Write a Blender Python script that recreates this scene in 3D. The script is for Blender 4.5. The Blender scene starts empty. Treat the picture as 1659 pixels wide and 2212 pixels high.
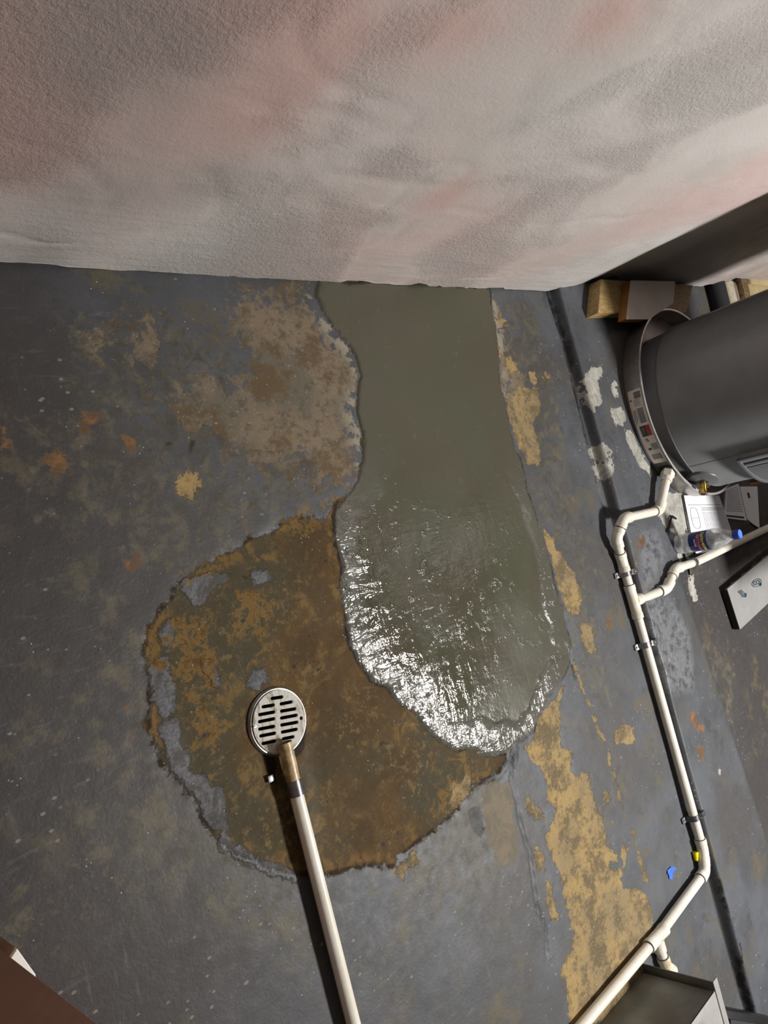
import bpy, bmesh, math, random
import numpy as np
from mathutils import Vector, Matrix

# ------------------------------------------------------------------ camera, light, exposure
C = bpy.context.scene.collection
sc = bpy.context.scene
cam_d = bpy.data.cameras.new('camera'); cam = bpy.data.objects.new('camera', cam_d); C.objects.link(cam)
cam_d.sensor_fit = 'HORIZONTAL'; cam_d.sensor_width = 36.0; cam_d.lens = 1661.0 / 1659.0 * 36.0
cam_d.clip_start = 0.02
cam.matrix_world = Matrix(((0.714249758, 0.165073311, -0.680145635, 0.0),
                           (-0.252866486, 0.967009217, -0.030849883, 0.0),
                           (0.652614605, 0.194020558, 0.732427607, 1.25),
                           (0, 0, 0, 1)))
sc.camera = cam
LX, LY, LZ = 2.60, -1.30, 2.35
ld = bpy.data.lights.new('ceiling_bulb', 'POINT'); lamp = bpy.data.objects.new('ceiling_bulb', ld); C.objects.link(lamp)
lamp.location = (LX, LY, LZ); ld.energy = 425.0; ld.shadow_soft_size = 0.17; ld.color = (1.0, 0.975, 0.94)
w = bpy.data.worlds.new('basement_ambient'); sc.world = w; w.use_nodes = True
w.node_tree.nodes['Background'].inputs[0].default_value = (1.0, 0.86, 0.78, 1)
w.node_tree.nodes['Background'].inputs[1].default_value = 0.065
vs = sc.view_settings
vs.view_transform = 'Standard'; vs.look = 'None'; vs.gamma = 1.0; vs.exposure = 0.0; vs.use_curve_mapping = False

PAD = 0.035      # height of the raised slab under the heater
WALLY = 0.587
rng = random.Random(7)
PI = math.pi

# ------------------------------------------------------------------ numpy helpers
def vnoise(x, y, seed=0):
    r = np.random.RandomState(seed); T = r.rand(64, 64)
    xi = np.floor(x).astype(int); yi = np.floor(y).astype(int)
    fx = x - xi; fy = y - yi
    fx = fx * fx * (3 - 2 * fx); fy = fy * fy * (3 - 2 * fy)
    a = T[xi % 64, yi % 64]; b = T[(xi + 1) % 64, yi % 64]
    c = T[xi % 64, (yi + 1) % 64]; d = T[(xi + 1) % 64, (yi + 1) % 64]
    return (a * (1 - fx) + b * fx) * (1 - fy) + (c * (1 - fx) + d * fx) * fy - 0.5
def fbm(x, y, s, o=4, seed=0):
    t = 0; a = 1.0
    for i in range(o):
        t = t + a * vnoise(x * s * 2 ** i, y * s * 2 ** i, seed + i); a *= 0.5
    return t
def sd_poly(px, py, poly):
    """signed distance, positive inside, for points near the polygon; -0.2 elsewhere"""
    P = np.array(poly, float); out = np.full(px.shape, -0.2)
    m = (px > P[:, 0].min() - .15) & (px < P[:, 0].max() + .15) & (py > P[:, 1].min() - .15) & (py < P[:, 1].max() + .15)
    x = px[m]; y = py[m]; d2 = np.full(x.shape, 1e9); ins = np.zeros(x.shape, bool)
    for i in range(len(P)):
        ax, ay = P[i]; bx, by = P[(i + 1) % len(P)]
        ex, ey = bx - ax, by - ay; L = ex * ex + ey * ey + 1e-12
        t = np.clip(((x - ax) * ex + (y - ay) * ey) / L, 0, 1)
        d2 = np.minimum(d2, (x - ax - t * ex) ** 2 + (y - ay - t * ey) ** 2)
        c = ((ay > y) != (by > y))
        with np.errstate(divide='ignore', invalid='ignore'):
            xc = ax + (y - ay) / (ey if abs(ey) > 1e-9 else 1e-9) * ex
        ins ^= c & (x < xc)
    d = np.sqrt(d2); out[m] = np.where(ins, d, -d)
    return out
def sd_line(px, py, pts, wd):
    P = np.array(pts, float); out = np.full(px.shape, -0.2)
    m = (px > P[:, 0].min() - .15) & (px < P[:, 0].max() + .15) & (py > P[:, 1].min() - .15) & (py < P[:, 1].max() + .15)
    x = px[m]; y = py[m]; d2 = np.full(x.shape, 1e9)
    for i in range(len(P) - 1):
        ax, ay = P[i]; bx, by = P[i + 1]
        ex, ey = bx - ax, by - ay; L = ex * ex + ey * ey + 1e-12
        t = np.clip(((x - ax) * ex + (y - ay) * ey) / L, 0, 1)
        d2 = np.minimum(d2, (x - ax - t * ex) ** 2 + (y - ay - t * ey) ** 2)
    out[m] = wd - np.sqrt(d2)
    return out
def union(*a):
    r = a[0]
    for b in a[1:]: r = np.maximum(r, b)
    return np.clip(r, -.15, .15)
def sd_spots(px, py, spots):
    r = np.full(px.shape, -0.2)
    for x, y, q in spots: r = np.maximum(r, q - np.hypot(px - x, py - y))
    return r
def sstep(x, a, b):
    t = np.clip((x - a) / (b - a), 0, 1); return t * t * (3 - 2 * t)

# ------------------------------------------------------------------ object helpers
def link(name, me, mat=None, parent=None):
    o = bpy.data.objects.new(name, me); C.objects.link(o)
    if mat is not None: me.materials.append(mat)
    if parent is not None: o.parent = parent
    return o
def tag(o, label=None, cat=None, group=None, kind=None):
    if label: o['label'] = label
    if cat: o['category'] = cat
    if group: o['group'] = group
    if kind: o['kind'] = kind
    return o
def thing(name, label, cat, loc=(0, 0, 0), rz=0.0, group=None):
    o = bpy.data.objects.new(name, None); C.objects.link(o); o.location = loc; o.rotation_euler = (0, 0, rz)
    o.empty_display_size = 0.05
    return tag(o, label, cat, group)
def grid_mesh(name, X, Y, Z, mask=None):
    nx, ny = X.shape
    co = np.stack([X.ravel(), Y.ravel(), Z.ravel()], 1)
    idx = np.arange(nx * ny).reshape(nx, ny)
    q = np.stack([idx[:-1, :-1], idx[1:, :-1], idx[1:, 1:], idx[:-1, 1:]], -1).reshape(-1, 4)
    if mask is not None: q = q[mask.reshape(-1)]
    me = bpy.data.meshes.new(name)
    me.vertices.add(len(co)); me.vertices.foreach_set('co', co.ravel().astype(np.float32))
    me.loops.add(len(q) * 4); me.loops.foreach_set('vertex_index', q.ravel().astype(np.int32))
    me.polygons.add(len(q)); me.polygons.foreach_set('loop_start', (np.arange(len(q)) * 4).astype(np.int32))
    me.update(calc_edges=True); me.polygons.foreach_set('use_smooth', [True] * len(q)); me.validate()
    return me
def attr(me, name, a):
    at = me.attributes.new(name, 'FLOAT', 'POINT'); at.data.foreach_set('value', a.ravel().astype(np.float32))
def bm_mesh(bm, name, smooth=False):
    bmesh.ops.recalc_face_normals(bm, faces=bm.faces)
    me = bpy.data.meshes.new(name); bm.to_mesh(me); bm.free()
    if smooth:
        me.polygons.foreach_set('use_smooth', [True] * len(me.polygons))
    return me
def autosmooth(o, ang=0.7):
    me = o.data
    me.polygons.foreach_set('use_smooth', [True] * len(me.polygons))
    bm = bmesh.new(); bm.from_mesh(me)
    for e in bm.edges:
        if len(e.link_faces) == 2 and e.calc_face_angle(0) > ang: e.smooth = False
    bm.to_mesh(me); bm.free()
    return o
def box_bm(bm, x0, x1, y0, y1, z0, z1, M=None, bevel=0.0):
    r = bmesh.ops.create_cube(bm, size=1.0); v = r['verts']
    for p in v: p.co = Vector((x0 + (p.co.x + .5) * (x1 - x0), y0 + (p.co.y + .5) * (y1 - y0), z0 + (p.co.z + .5) * (z1 - z0)))
    if bevel > 0:
        es = list({e for p in v for e in p.link_edges})
        rr = bmesh.ops.bevel(bm, geom=es, offset=bevel, segments=2, affect='EDGES', profile=0.6)
        v = list({q for f in rr['faces'] for q in f.verts} | {q for q in v if q.is_valid})
    if M is not None: bmesh.ops.transform(bm, matrix=M, verts=v)
    return v
def box(name, mat, parent, x0, x1, y0, y1, z0, z1, bevel=0.0, M=None):
    bm = bmesh.new(); box_bm(bm, x0, x1, y0, y1, z0, z1, M, bevel)
    o = link(name, bm_mesh(bm, name), mat, parent)
    if bevel > 0: autosmooth(o, 0.9)
    return o
def prism(name, mat, parent, pts, z0, z1, bevel=0.0):
    """polygon footprint (x, y) raised from z0 to z1; z may be a list for the top"""
    bm = bmesh.new(); n = len(pts)
    zt = z1 if isinstance(z1, (list, tuple)) else [z1] * n
    zb = z0 if isinstance(z0, (list, tuple)) else [z0] * n
    lo = [bm.verts.new((p[0], p[1], zb[i])) for i, p in enumerate(pts)]
    hi = [bm.verts.new((p[0], p[1], zt[i])) for i, p in enumerate(pts)]
    bm.faces.new(lo); bm.faces.new(hi)
    for i in range(n): bm.faces.new((lo[i], lo[(i + 1) % n], hi[(i + 1) % n], hi[i]))
    if bevel > 0: bmesh.ops.bevel(bm, geom=list(bm.edges), offset=bevel, segments=2, affect='EDGES')
    o = link(name, bm_mesh(bm, name), mat, parent)
    if bevel > 0: autosmooth(o, 0.9)
    return o
def tube_bm(bm, pts, radii, seg=24, caps=True):
    pts = [Vector(p) for p in pts]; n = len(pts)
    if not isinstance(radii, (list, tuple)): radii = [radii] * n
    T = []
    for i in range(n):
        a = pts[max(0, i - 1)]; b = pts[min(n - 1, i + 1)]
        t = (b - a); T.append(t.normalized() if t.length > 1e-9 else (T[-1] if T else Vector((0, 0, 1))))
    up = Vector((0, 0, 1)) if abs(T[0].z) < 0.9 else Vector((1, 0, 0))
    u = T[0].cross(up).normalized(); rings = []
    for i in range(n):
        u = (u - T[i] * u.dot(T[i])).normalized(); v = T[i].cross(u)
        rings.append([bm.verts.new(pts[i] + radii[i] * (math.cos(2 * PI * k / seg) * u + math.sin(2 * PI * k / seg) * v)) for k in range(seg)])
    for i in range(n - 1):
        for k in range(seg):
            bm.faces.new((rings[i][k], rings[i][(k + 1) % seg], rings[i + 1][(k + 1) % seg], rings[i + 1][k]))
    if caps:
        bm.faces.new(rings[0][::-1]); bm.faces.new(rings[-1])
def tube(name, mat, parent, pts, radii, seg=24, caps=True, ang=0.6):
    bm = bmesh.new(); tube_bm(bm, pts, radii, seg, caps)
    return autosmooth(link(name, bm_mesh(bm, name), mat, parent), ang)
def lathe(name, mat, parent, prof, seg=64, M=None, caps=False, a0=0.0, a1=2 * PI, ang=0.6):
    bm = bmesh.new(); full = abs(a1 - a0 - 2 * PI) < 1e-6; ns = seg if full else seg + 1
    rings = []
    for r, z in prof:
        rings.append([bm.verts.new((r * math.cos(a0 + (a1 - a0) * k / seg), r * math.sin(a0 + (a1 - a0) * k / seg), z)) for k in range(ns)])
    for i in range(len(prof) - 1):
        for k in range(seg):
            bm.faces.new((rings[i][k], rings[i][(k + 1) % ns], rings[i + 1][(k + 1) % ns], rings[i + 1][k]))
    if caps: bm.faces.new(rings[0][::-1]); bm.faces.new(rings[-1])
    bmesh.ops.remove_doubles(bm, verts=bm.verts, dist=1e-6)
    if M is not None: bmesh.ops.transform(bm, matrix=M, verts=bm.verts)
    return autosmooth(link(name, bm_mesh(bm, name), mat, parent), ang)
def text_verts(txt, size, bold=0.0, extrude=0.0, sx=1.0):
    cu = bpy.data.curves.new('lettering', 'FONT'); cu.body = txt; cu.size = size; cu.offset = bold; cu.extrude = extrude
    cu.align_x = 'CENTER'; cu.align_y = 'CENTER'; cu.resolution_u = 2
    o = bpy.data.objects.new('lettering', cu); C.objects.link(o)
    bpy.context.view_layer.update()
    dg = bpy.context.evaluated_depsgraph_get()
    me = bpy.data.meshes.new_from_object(o.evaluated_get(dg))
    bpy.data.objects.remove(o); bpy.data.curves.remove(cu)
    for v in me.vertices: v.co.x *= sx
    return me
def curve_plate(outer, holes, extrude, bevel=0.0):
    cu = bpy.data.curves.new('plate', 'CURVE'); cu.dimensions = '2D'; cu.fill_mode = 'BOTH'; cu.extrude = extrude; cu.bevel_depth = bevel; cu.bevel_resolution = 1
    for poly in [outer] + holes:
        s = cu.splines.new('POLY'); s.points.add(len(poly) - 1)
        for i, p in enumerate(poly): s.points[i].co = (p[0], p[1], 0, 1)
        s.use_cyclic_u = True
    o = bpy.data.objects.new('plate', cu); C.objects.link(o); bpy.context.view_layer.update()
    me = bpy.data.meshes.new_from_object(o.evaluated_get(bpy.context.evaluated_depsgraph_get()))
    bpy.data.objects.remove(o); bpy.data.curves.remove(cu)
    return me

# ------------------------------------------------------------------ materials
class NT:
    def __init__(s, name):
        s.m = bpy.data.materials.new(name); s.m.use_nodes = True; s.t = s.m.node_tree
        s.b = s.t.nodes['Principled BSDF']; s.geo = None
        s.tc = s.t.nodes.new('ShaderNodeTexCoord')
    def L(s, a, b): s.t.links.new(a, b)
    def inp(s, sock, v):
        if isinstance(v, bpy.types.NodeSocket): s.L(v, sock)
        elif isinstance(v, (tuple, list)): sock.default_value = tuple(v) + ((1,) if len(v) == 3 and len(sock.default_value) == 4 else ())
        else: sock.default_value = v
    def attr(s, n):
        a = s.t.nodes.new('ShaderNodeAttribute'); a.attribute_name = n; return a.outputs['Fac']
    def map(s, scale=(1, 1, 1), rot=(0, 0, 0), src='Object'):
        m = s.t.nodes.new('ShaderNodeMapping'); s.L(s.tc.outputs[src], m.inputs[0]); m.inputs['Scale'].default_value = scale; m.inputs['Rotation'].default_value = rot
        return m.outputs[0]
    def noise(s, scale, detail=4, rough=0.55, vec=None, dist=0.0):
        n = s.t.nodes.new('ShaderNodeTexNoise'); n.inputs['Scale'].default_value = scale; n.inputs['Detail'].default_value = detail
        n.inputs['Roughness'].default_value = rough; n.inputs['Distortion'].default_value = dist
        s.L(vec if vec is not None else s.tc.outputs['Object'], n.inputs['Vector']); return n.outputs['Fac']
    def voro(s, scale, vec=None, feat='F1', rand=1.0):
        n = s.t.nodes.new('ShaderNodeTexVoronoi'); n.feature = feat; n.inputs['Scale'].default_value = scale; n.inputs['Randomness'].default_value = rand
        s.L(vec if vec is not None else s.tc.outputs['Object'], n.inputs['Vector']); return n.outputs['Distance']
    def math(s, op, a, b=0.0, c=0.0):
        n = s.t.nodes.new('ShaderNodeMath'); n.operation = op; s.inp(n.inputs[0], a); s.inp(n.inputs[1], b)
        if op in ('MULTIPLY_ADD',): s.inp(n.inputs[2], c)
        return n.outputs[0]
    def ss(s, x, a, b, lo=0.0, hi=1.0):
        n = s.t.nodes.new('ShaderNodeMapRange'); n.interpolation_type = 'SMOOTHSTEP'; s.inp(n.inputs['Value'], x)
        n.inputs['From Min'].default_value = a; n.inputs['From Max'].default_value = b; n.inputs['To Min'].default_value = lo; n.inputs['To Max'].default_value = hi
        return n.outputs[0]
    def lin(s, x, a, b, lo=0.0, hi=1.0):
        n = s.t.nodes.new('ShaderNodeMapRange'); s.inp(n.inputs['Value'], x)
        n.inputs['From Min'].default_value = a; n.inputs['From Max'].default_value = b; n.inputs['To Min'].default_value = lo; n.inputs['To Max'].default_value = hi
        return n.outputs[0]
    def mix(s, f, a, b, mode='MIX'):
        n = s.t.nodes.new('ShaderNodeMix'); n.data_type = 'RGBA'; n.blend_type = mode; n.clamp_factor = True
        s.inp(n.inputs[0], f); s.inp(n.inputs[6], a); s.inp(n.inputs[7], b); return n.outputs[2]
    def bump(s, h, dist, strength=1.0, prev=None):
        n = s.t.nodes.new('ShaderNodeBump'); n.inputs['Distance'].default_value = dist; n.inputs['Strength'].default_value = strength
        s.L(h, n.inputs['Height'])
        if prev is not None: s.L(prev, n.inputs['Normal'])
        return n.outputs[0]
    def done(s, color, rough=0.5, normal=None, metal=0.0, spec=None, coat=None):
        s.inp(s.b.inputs['Base Color'], color); s.inp(s.b.inputs['Roughness'], rough); s.inp(s.b.inputs['Metallic'], metal)
        if normal is not None: s.L(normal, s.b.inputs['Normal'])
        if spec is not None: s.inp(s.b.inputs['Specular IOR Level'], spec)
        if coat is not None: s.b.inputs['Coat Weight'].default_value = coat; s.b.inputs['Coat Roughness'].default_value = 0.08
        return s.m
def srgb(r, g, b): return tuple(((c / 255 / 12.92) if c / 255 <= .04045 else ((c / 255 + .055) / 1.055) ** 2.4) for c in (r, g, b))
def simple(name, col, rough=0.5, metal=0.0, var=0.12, scale=30.0, bump=0.0, col2=None, spec=None):
    n = NT(name); f = n.noise(scale, 5, 0.6)
    c2 = col2 if col2 else tuple(c * (1 - 2 * var) for c in col)
    c = n.mix(n.ss(f, .35, .65), col, c2)
    nm = n.bump(n.noise(scale * 6, 3), 0.001, bump) if bump else None
    return n.done(c, rough, nm, metal, spec)

def floor_material(pad=False):
    n = NT('painted_concrete_pad' if pad else 'painted_concrete_floor')
    n1 = n.noise(7, 6, .6); n2 = n.noise(38, 6, .65); n3 = n.noise(170, 4, .6); n4 = n.noise(2.2, 4, .55)
    nd = n.noise(22, 8, .72, dist=.6); streak = n.noise(1.0, 6, .65, n.map((14, 60, 1), (0, 0, .3)))
    streak2 = n.noise(1.0, 5, .6, n.map((70, 9, 1), (0, 0, -.25)))
    def mask(a, amp1=.05, amp2=.03, wdt=.004):
        s_ = n.math('ADD', n.attr(a), n.math('MULTIPLY', n.math('SUBTRACT', n2, .5), amp1 * 2.2))
        s_ = n.math('ADD', s_, n.math('MULTIPLY', n.math('SUBTRACT', nd, .5), amp2 * 2.4))
        return n.ss(s_, -wdt, wdt)
    gr = n.mix(n.ss(n1, .35, .68), (0.086, 0.092, 0.104), (0.058, 0.062, 0.070))
    gr = n.mix(n.ss(n4, .42, .62), gr, (0.062, 0.060, 0.060))
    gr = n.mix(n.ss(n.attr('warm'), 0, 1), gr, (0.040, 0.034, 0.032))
    gr = n.mix(n.math('MULTIPLY', n.math('MULTIPLY', n.ss(streak, .56, .70), n.ss(n.noise(3.7, 3), .48, .62)), .4), gr, (0.15, 0.15, 0.145))
    gr = n.mix(n.math('MULTIPLY', n.math('MULTIPLY', n.ss(streak2, .58, .72), n.ss(n.noise(4.9, 3), .46, .6)), .4), gr, (0.13, 0.125, 0.11))
    gr = n.mix(n.math('MULTIPLY', n.ss(n3, .62, .74), .35), gr, (0.17, 0.17, 0.165))
    gm1 = n.math('MULTIPLY', n.ss(n.noise(11, 7, .72), .50, .62), n.ss(n.noise(2.9, 4, .6), .44, .60))
    gr = n.mix(n.math('MULTIPLY', gm1, .8), gr, (0.100, 0.083, 0.050))
    gr = n.mix(n.math('MULTIPLY', n.ss(n.noise(15, 6, .7), .56, .66), .5), gr, (0.040, 0.039, 0.038))
    gr = n.mix(n.math('MULTIPLY', n.ss(n.attr('gloss'), -.02, .03), n.ss(n2, .34, .56)), gr, (0.155, 0.160, 0.172))  # sheen of the glossy areas painted in as a lighter base colour
    # olive grime mottling
    mo = n.math('MULTIPLY', mask('olive', .12, .10, .03), n.ss(n2, .38, .6))
    c = n.mix(n.math('MULTIPLY', mo, .8), gr, n.mix(n.ss(nd, .4, .62), (0.052, 0.046, 0.030), (0.115, 0.10, 0.070)))
    # worn tan concrete
    tan = n.mix(n.ss(n1, .4, .62), (0.20, 0.15, 0.10), (0.13, 0.115, 0.085))
    tan = n.mix(n.ss(n2, .48, .66), tan, (0.10, 0.085, 0.06))
    tan = n.mix(n.ss(n3, .6, .7), tan, (0.27, 0.235, 0.18))
    tan = n.mix(n.ss(n.noise(9, 7, .7), .50, .62), tan, (0.115, 0.078, 0.042))
    tan = n.mix(n.math('MULTIPLY', n.ss(n.attr('patchedge'), -.055, -.005), n.ss(n1, .38, .5)), tan, (0.30, 0.265, 0.205))
    mt = mask('tan', .09, .10, .015)
    c = n.mix(n.math('MULTIPLY', mt, .92), c, tan)
    # rust brown recess
    br = n.mix(n.ss(n1, .42, .62), (0.066, 0.040, 0.016), (0.098, 0.056, 0.020))
    br = n.mix(n.ss(n4, .45, .6), br, (0.060, 0.050, 0.028))
    br = n.mix(n.math('MULTIPLY', n.ss(nd, .50, .60), n.ss(n1, .47, .58)), br, (0.150, 0.096, 0.034))
    br = n.mix(n.math('MULTIPLY', n.ss(n3, .60, .70), .5), br, (0.17, 0.13, 0.07))
    br = n.mix(n.math('MULTIPLY', n.ss(n.noise(60, 7, .75), .52, .60), n.ss(n.noise(8, 5, .6), .46, .58)), br, (0.145, 0.100, 0.040))
    br = n.mix(n.ss(n2, .38, .30), br, (0.022, 0.017, 0.011))
    ms = mask('stain', .016, .020, .004)
    edge = n.math('MULTIPLY', n.ss(n.attr('stain'), -.004, .006), n.ss(n.attr('stain'), .035, .012))
    c = n.mix(ms, c, br)
    c = n.mix(n.math('MULTIPLY', n.math('MULTIPLY', edge, ms), n.math('MULTIPLY', n.ss(nd, .45, .56), n.ss(n1, .42, .55))), c, (0.15, 0.088, 0.030))
    rim = n.math('MULTIPLY', n.ss(n.attr('stain'), -.012, -.002), n.ss(n.attr('stain'), .008, .001))
    c = n.mix(n.math('MULTIPLY', rim, n.ss(n2, .42, .55)), c, (0.028, 0.017, 0.009))
    mr = mask('ring', .022, .016, .003)
    c = n.mix(mr, c, n.mix(n.ss(nd, .45, .6), n.mix(n.ss(n3, .4, .6), (0.10, 0.103, 0.112), (0.15, 0.15, 0.155)), (0.070, 0.066, 0.062)))
    ng = n.noise(34, 9, .78)
    mg = n.math('MULTIPLY', mask('amber', .06, .03, .008), n.ss(ng, .44, .54))
    c = n.mix(mg, c, n.mix(n.ss(ng, .48, .62), (0.20, 0.120, 0.035), (0.095, 0.050, 0.016)))
    # ochre bare patches
    oc = n.mix(n.ss(n1, .4, .6), (0.34, 0.235, 0.095), (0.25, 0.185, 0.095))
    oc = n.mix(n.math('MULTIPLY', n.ss(n.noise(13, 8, .76), .46, .58), .95), oc, (0.125, 0.095, 0.052))
    oc = n.mix(n.ss(n2, .52, .68), oc, (0.17, 0.13, 0.075))
    oc = n.mix(n.ss(n3, .58, .7), oc, (0.36, 0.28, 0.17))
    mc = mask('ochre', .022, .030, .0025)
    c = n.mix(n.math('MULTIPLY', mc, .93), c, oc)
    mb = mask('greige', .02, .02, .003)
    c = n.mix(mb, c, n.mix(n.ss(nd, .4, .6), (0.19, 0.155, 0.11), (0.14, 0.125, 0.10)))
    mu = mask('rust', .02, .025, .004)
    c = n.mix(n.math('MULTIPLY', mu, .85), c, n.mix(n.ss(nd, .4, .6), (0.22, 0.105, 0.035), (0.10, 0.05, 0.02)))
    mw = mask('pale', .026, .026, .0015)
    c = n.mix(mw, c, n.mix(n.ss(nd, .38, .62), (0.42, 0.41, 0.37), (0.25, 0.24, 0.21)))
    mk = mask('dark', .006, .010, .003)
    c = n.mix(n.math('MULTIPLY', mk, .9), c, (0.012, 0.010, 0.009))
    # small pale paint chips and specks
    v = n.voro(34, n.map((1, 1.5, 1))); vc = n.ss(v, .15, .10)
    vg = n.math('MULTIPLY', vc, n.ss(n.noise(4.1, 3), .52, .60))
    vg = n.math('MULTIPLY', vg, n.math('SUBTRACT', 1.0, ms))
    c = n.mix(n.math('MULTIPLY', vg, .75), c, (0.22, 0.21, 0.18))
    v2 = n.ss(n.voro(80), .12, .07); v2 = n.math('MULTIPLY', v2, n.ss(n.noise(9, 2), .56, .62))
    c = n.mix(v2, c, (0.34, 0.33, 0.30))
    v3 = n.ss(n.voro(60, n.map((1, 1, 1), (0, 0, 1))), .10, .06); v3 = n.math('MULTIPLY', v3, n.ss(n.noise(6.3, 2), .55, .62))
    c = n.mix(v3, c, (0.01, 0.009, 0.008))
    # roughness
    gl = n.ss(n.attr('gloss'), -.02, .05)
    bare = n.math('MAXIMUM', n.math('MAXIMUM', mt, mc), mb)
    r = n.math('ADD', n.lin(n2, .3, .7, .48, .64), n.math('MULTIPLY', n.math('MAXIMUM', bare, ms), .18))
    r = n.math('SUBTRACT', r, n.math('MULTIPLY', gl, .22))
    h = n.math('ADD', n.math('MULTIPLY', n2, .5), n.math('MULTIPLY', n3, .25))
    h = n.math('ADD', h, n.math('MULTIPLY', ms, n.math('MULTIPLY', nd, .9)))
    h = n.math('SUBTRACT', h, n.math('MULTIPLY', n.math('MAXIMUM', mc, mt), .35))
    h = n.math('ADD', h, n.math('MULTIPLY', mr, .8))
    h = n.math('ADD', h, n.math('MULTIPLY', mw, -.5))
    h = n.math('ADD', h, n.math('MULTIPLY', gl, n.math('MULTIPLY', n.noise(55, 5, .6, dist=.8), 2.4)))
    nm = n.bump(h, .0022, .75)
    return n.done(c, r, nm, spec=n.math('SUBTRACT', .38, n.math('MULTIPLY', n.math('MAXIMUM', bare, n.math('SUBTRACT', ms, gl)), .22)))

def patch_material():
    n = NT('wet_cement')
    n1 = n.noise(5, 4, .5); n2 = n.noise(45, 5, .6); n3 = n.noise(150, 4, .6)
    wv = n.noise(1.0, 4, .58, n.map((11, 34, 11), (0, 0, .75)), dist=.8)
    wv2 = n.noise(1.0, 4, .55, n.map((40, 11, 11), (0, 0, .12)), dist=.6)
    rg = n.attr('rugged')
    rim = n.attr('rim')
    c = n.mix(n.ss(n1, .35, .65), (0.066, 0.067, 0.040), (0.074, 0.065, 0.043))
    c = n.mix(n.ss(n2, .6, .75), c, (0.095, 0.09, 0.065))
    c = n.mix(n.math('MULTIPLY', rim, .6), c, (0.15, 0.15, 0.135))
    r = n.math('MAXIMUM', n.math('SUBTRACT', n.lin(n1, .3, .7, .44, .38), n.math('MULTIPLY', rg, .40)), .06)
    h = n.math('MULTIPLY', n.math('ADD', n.math('MULTIPLY', wv, 1.0), n.math('MULTIPLY', wv2, .8)), n.math('MULTIPLY', rg, rg))
    h = n.math('ADD', h, n.math('MULTIPLY', n2, n.math('MULTIPLY_ADD', rg, .26, .03)))
    h = n.math('ADD', h, n.math('MULTIPLY', n3, n.math('MULTIPLY_ADD', rim, .06, n.math('MULTIPLY_ADD', rg, .03, .006))))
    h = n.math('ADD', h, n.math('MULTIPLY', n.math('MULTIPLY', n.ss(n.noise(42, 4, .6), .56, .70), n.ss(n.noise(7, 3, .5), .42, .56)), n.math('MULTIPLY', rg, .40)))
    nm = n.bump(h, .0070, 1.0)
    n.inp(n.b.inputs['Coat Weight'], n.ss(rg, .25, .8)); n.inp(n.b.inputs['Coat Roughness'], .045); n.L(nm, n.b.inputs['Coat Normal'])
    return n.done(c, r, nm, spec=.6)

def wall_material():
    n = NT('painted_plaster')
    n1 = n.noise(1.5, 4, .5); n2 = n.noise(30, 5, .6); n3 = n.noise(125, 6, .72); n5 = n.noise(3.1, 3, .5); n0 = n.noise(.9, 2, .5)
    c = n.mix(n.ss(n1, .38, .62), (0.50, 0.455, 0.43), (0.56, 0.535, 0.51))
    c = n.mix(n.math('MULTIPLY', n.ss(n0, .44, .6), .75), c, (0.54, 0.40, 0.37))
    c = n.mix(n.math('MULTIPLY', n.ss(n5, .52, .66), .5), c, (0.44, 0.43, 0.40))
    c = n.mix(n.attr('rosy'), c, (0.50, 0.335, 0.30)); c = n.mix(n.attr('left_dim'), c, (0.31, 0.285, 0.27))
    v = n.ss(n.voro(45), .05, .03); c = n.mix(n.math('MULTIPLY', v, n.ss(n.noise(5, 2), .58, .64)), c, (0.08, 0.06, 0.05))
    sm = n.ss(n.noise(2.3, 3, .5, dist=.7), .40, .56, .22, 1.0)
    strk = n.noise(1.0, 4, .55, n.map((4, 4, 46)))
    low = n.ss(n.attr('low'), 0, 1)
    h = n.math('MULTIPLY', n.math('ADD', n.math('MULTIPLY', n3, 1.3), n.math('MULTIPLY', n2, .35)), sm)
    h = n.math('ADD', h, n.math('MULTIPLY', n.math('MULTIPLY', strk, low), .5))
    nm = n.bump(h, .0046, 1.0)
    return n.done(c, .52, nm, spec=.3)

M = {}
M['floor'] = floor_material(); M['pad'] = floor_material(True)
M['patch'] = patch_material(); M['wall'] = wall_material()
def pvc_material():
    n = NT('white_pvc'); f = n.noise(18, 5, .6); g = n.noise(60, 4, .6)
    c = n.mix(n.ss(f, .3, .6), (0.80, 0.775, 0.70), (0.72, 0.68, 0.58))
    c = n.mix(n.math('MULTIPLY', n.ss(n.noise(9, 6, .7), .60, .70), .75), c, (0.50, 0.36, 0.14))
    c = n.mix(n.math('MULTIPLY', n.ss(g, .70, .76), .7), c, (0.10, 0.07, 0.05))
    return n.done(c, .33, n.bump(g, .0004, .4))
M['pvc'] = pvc_material()
M['pvc_dirty'] = simple('grimy_pvc', (0.50, 0.38, 0.20), .38, col2=(0.26, 0.17, 0.08), scale=60)
M['gap'] = simple('joint_shadow_rubber', (0.02, 0.018, 0.016), .6)
M['steel'] = simple('galvanised_strap', (0.42, 0.42, 0.42), .32, .9, scale=90)
M['strap_dark'] = simple('dull_steel_band', (0.17, 0.17, 0.18), .36, .75, scale=90)
M['tank'] = simple('grey_enamel', (0.225, 0.235, 0.245), .30, 0.0, .05, 14, spec=.45)
M['tank_trim'] = simple('grey_plastic_trim', (0.12, 0.125, 0.135), .42, 0.0, .06, 14)
def pan_material():
    n = NT('pan_metal'); f = n.noise(9, 5, .6); g = n.noise(1.0, 4, .6, n.map((10, 10, 80)))
    c = n.mix(n.ss(f, .35, .65), (0.40, 0.375, 0.35), (0.27, 0.25, 0.235)); c = n.mix(n.math('MULTIPLY', n.ss(g, .5, .7), .3), c, (0.2, .19, .18))
    return n.done(c, .34, n.bump(f, .0006, .3), .55)
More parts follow.
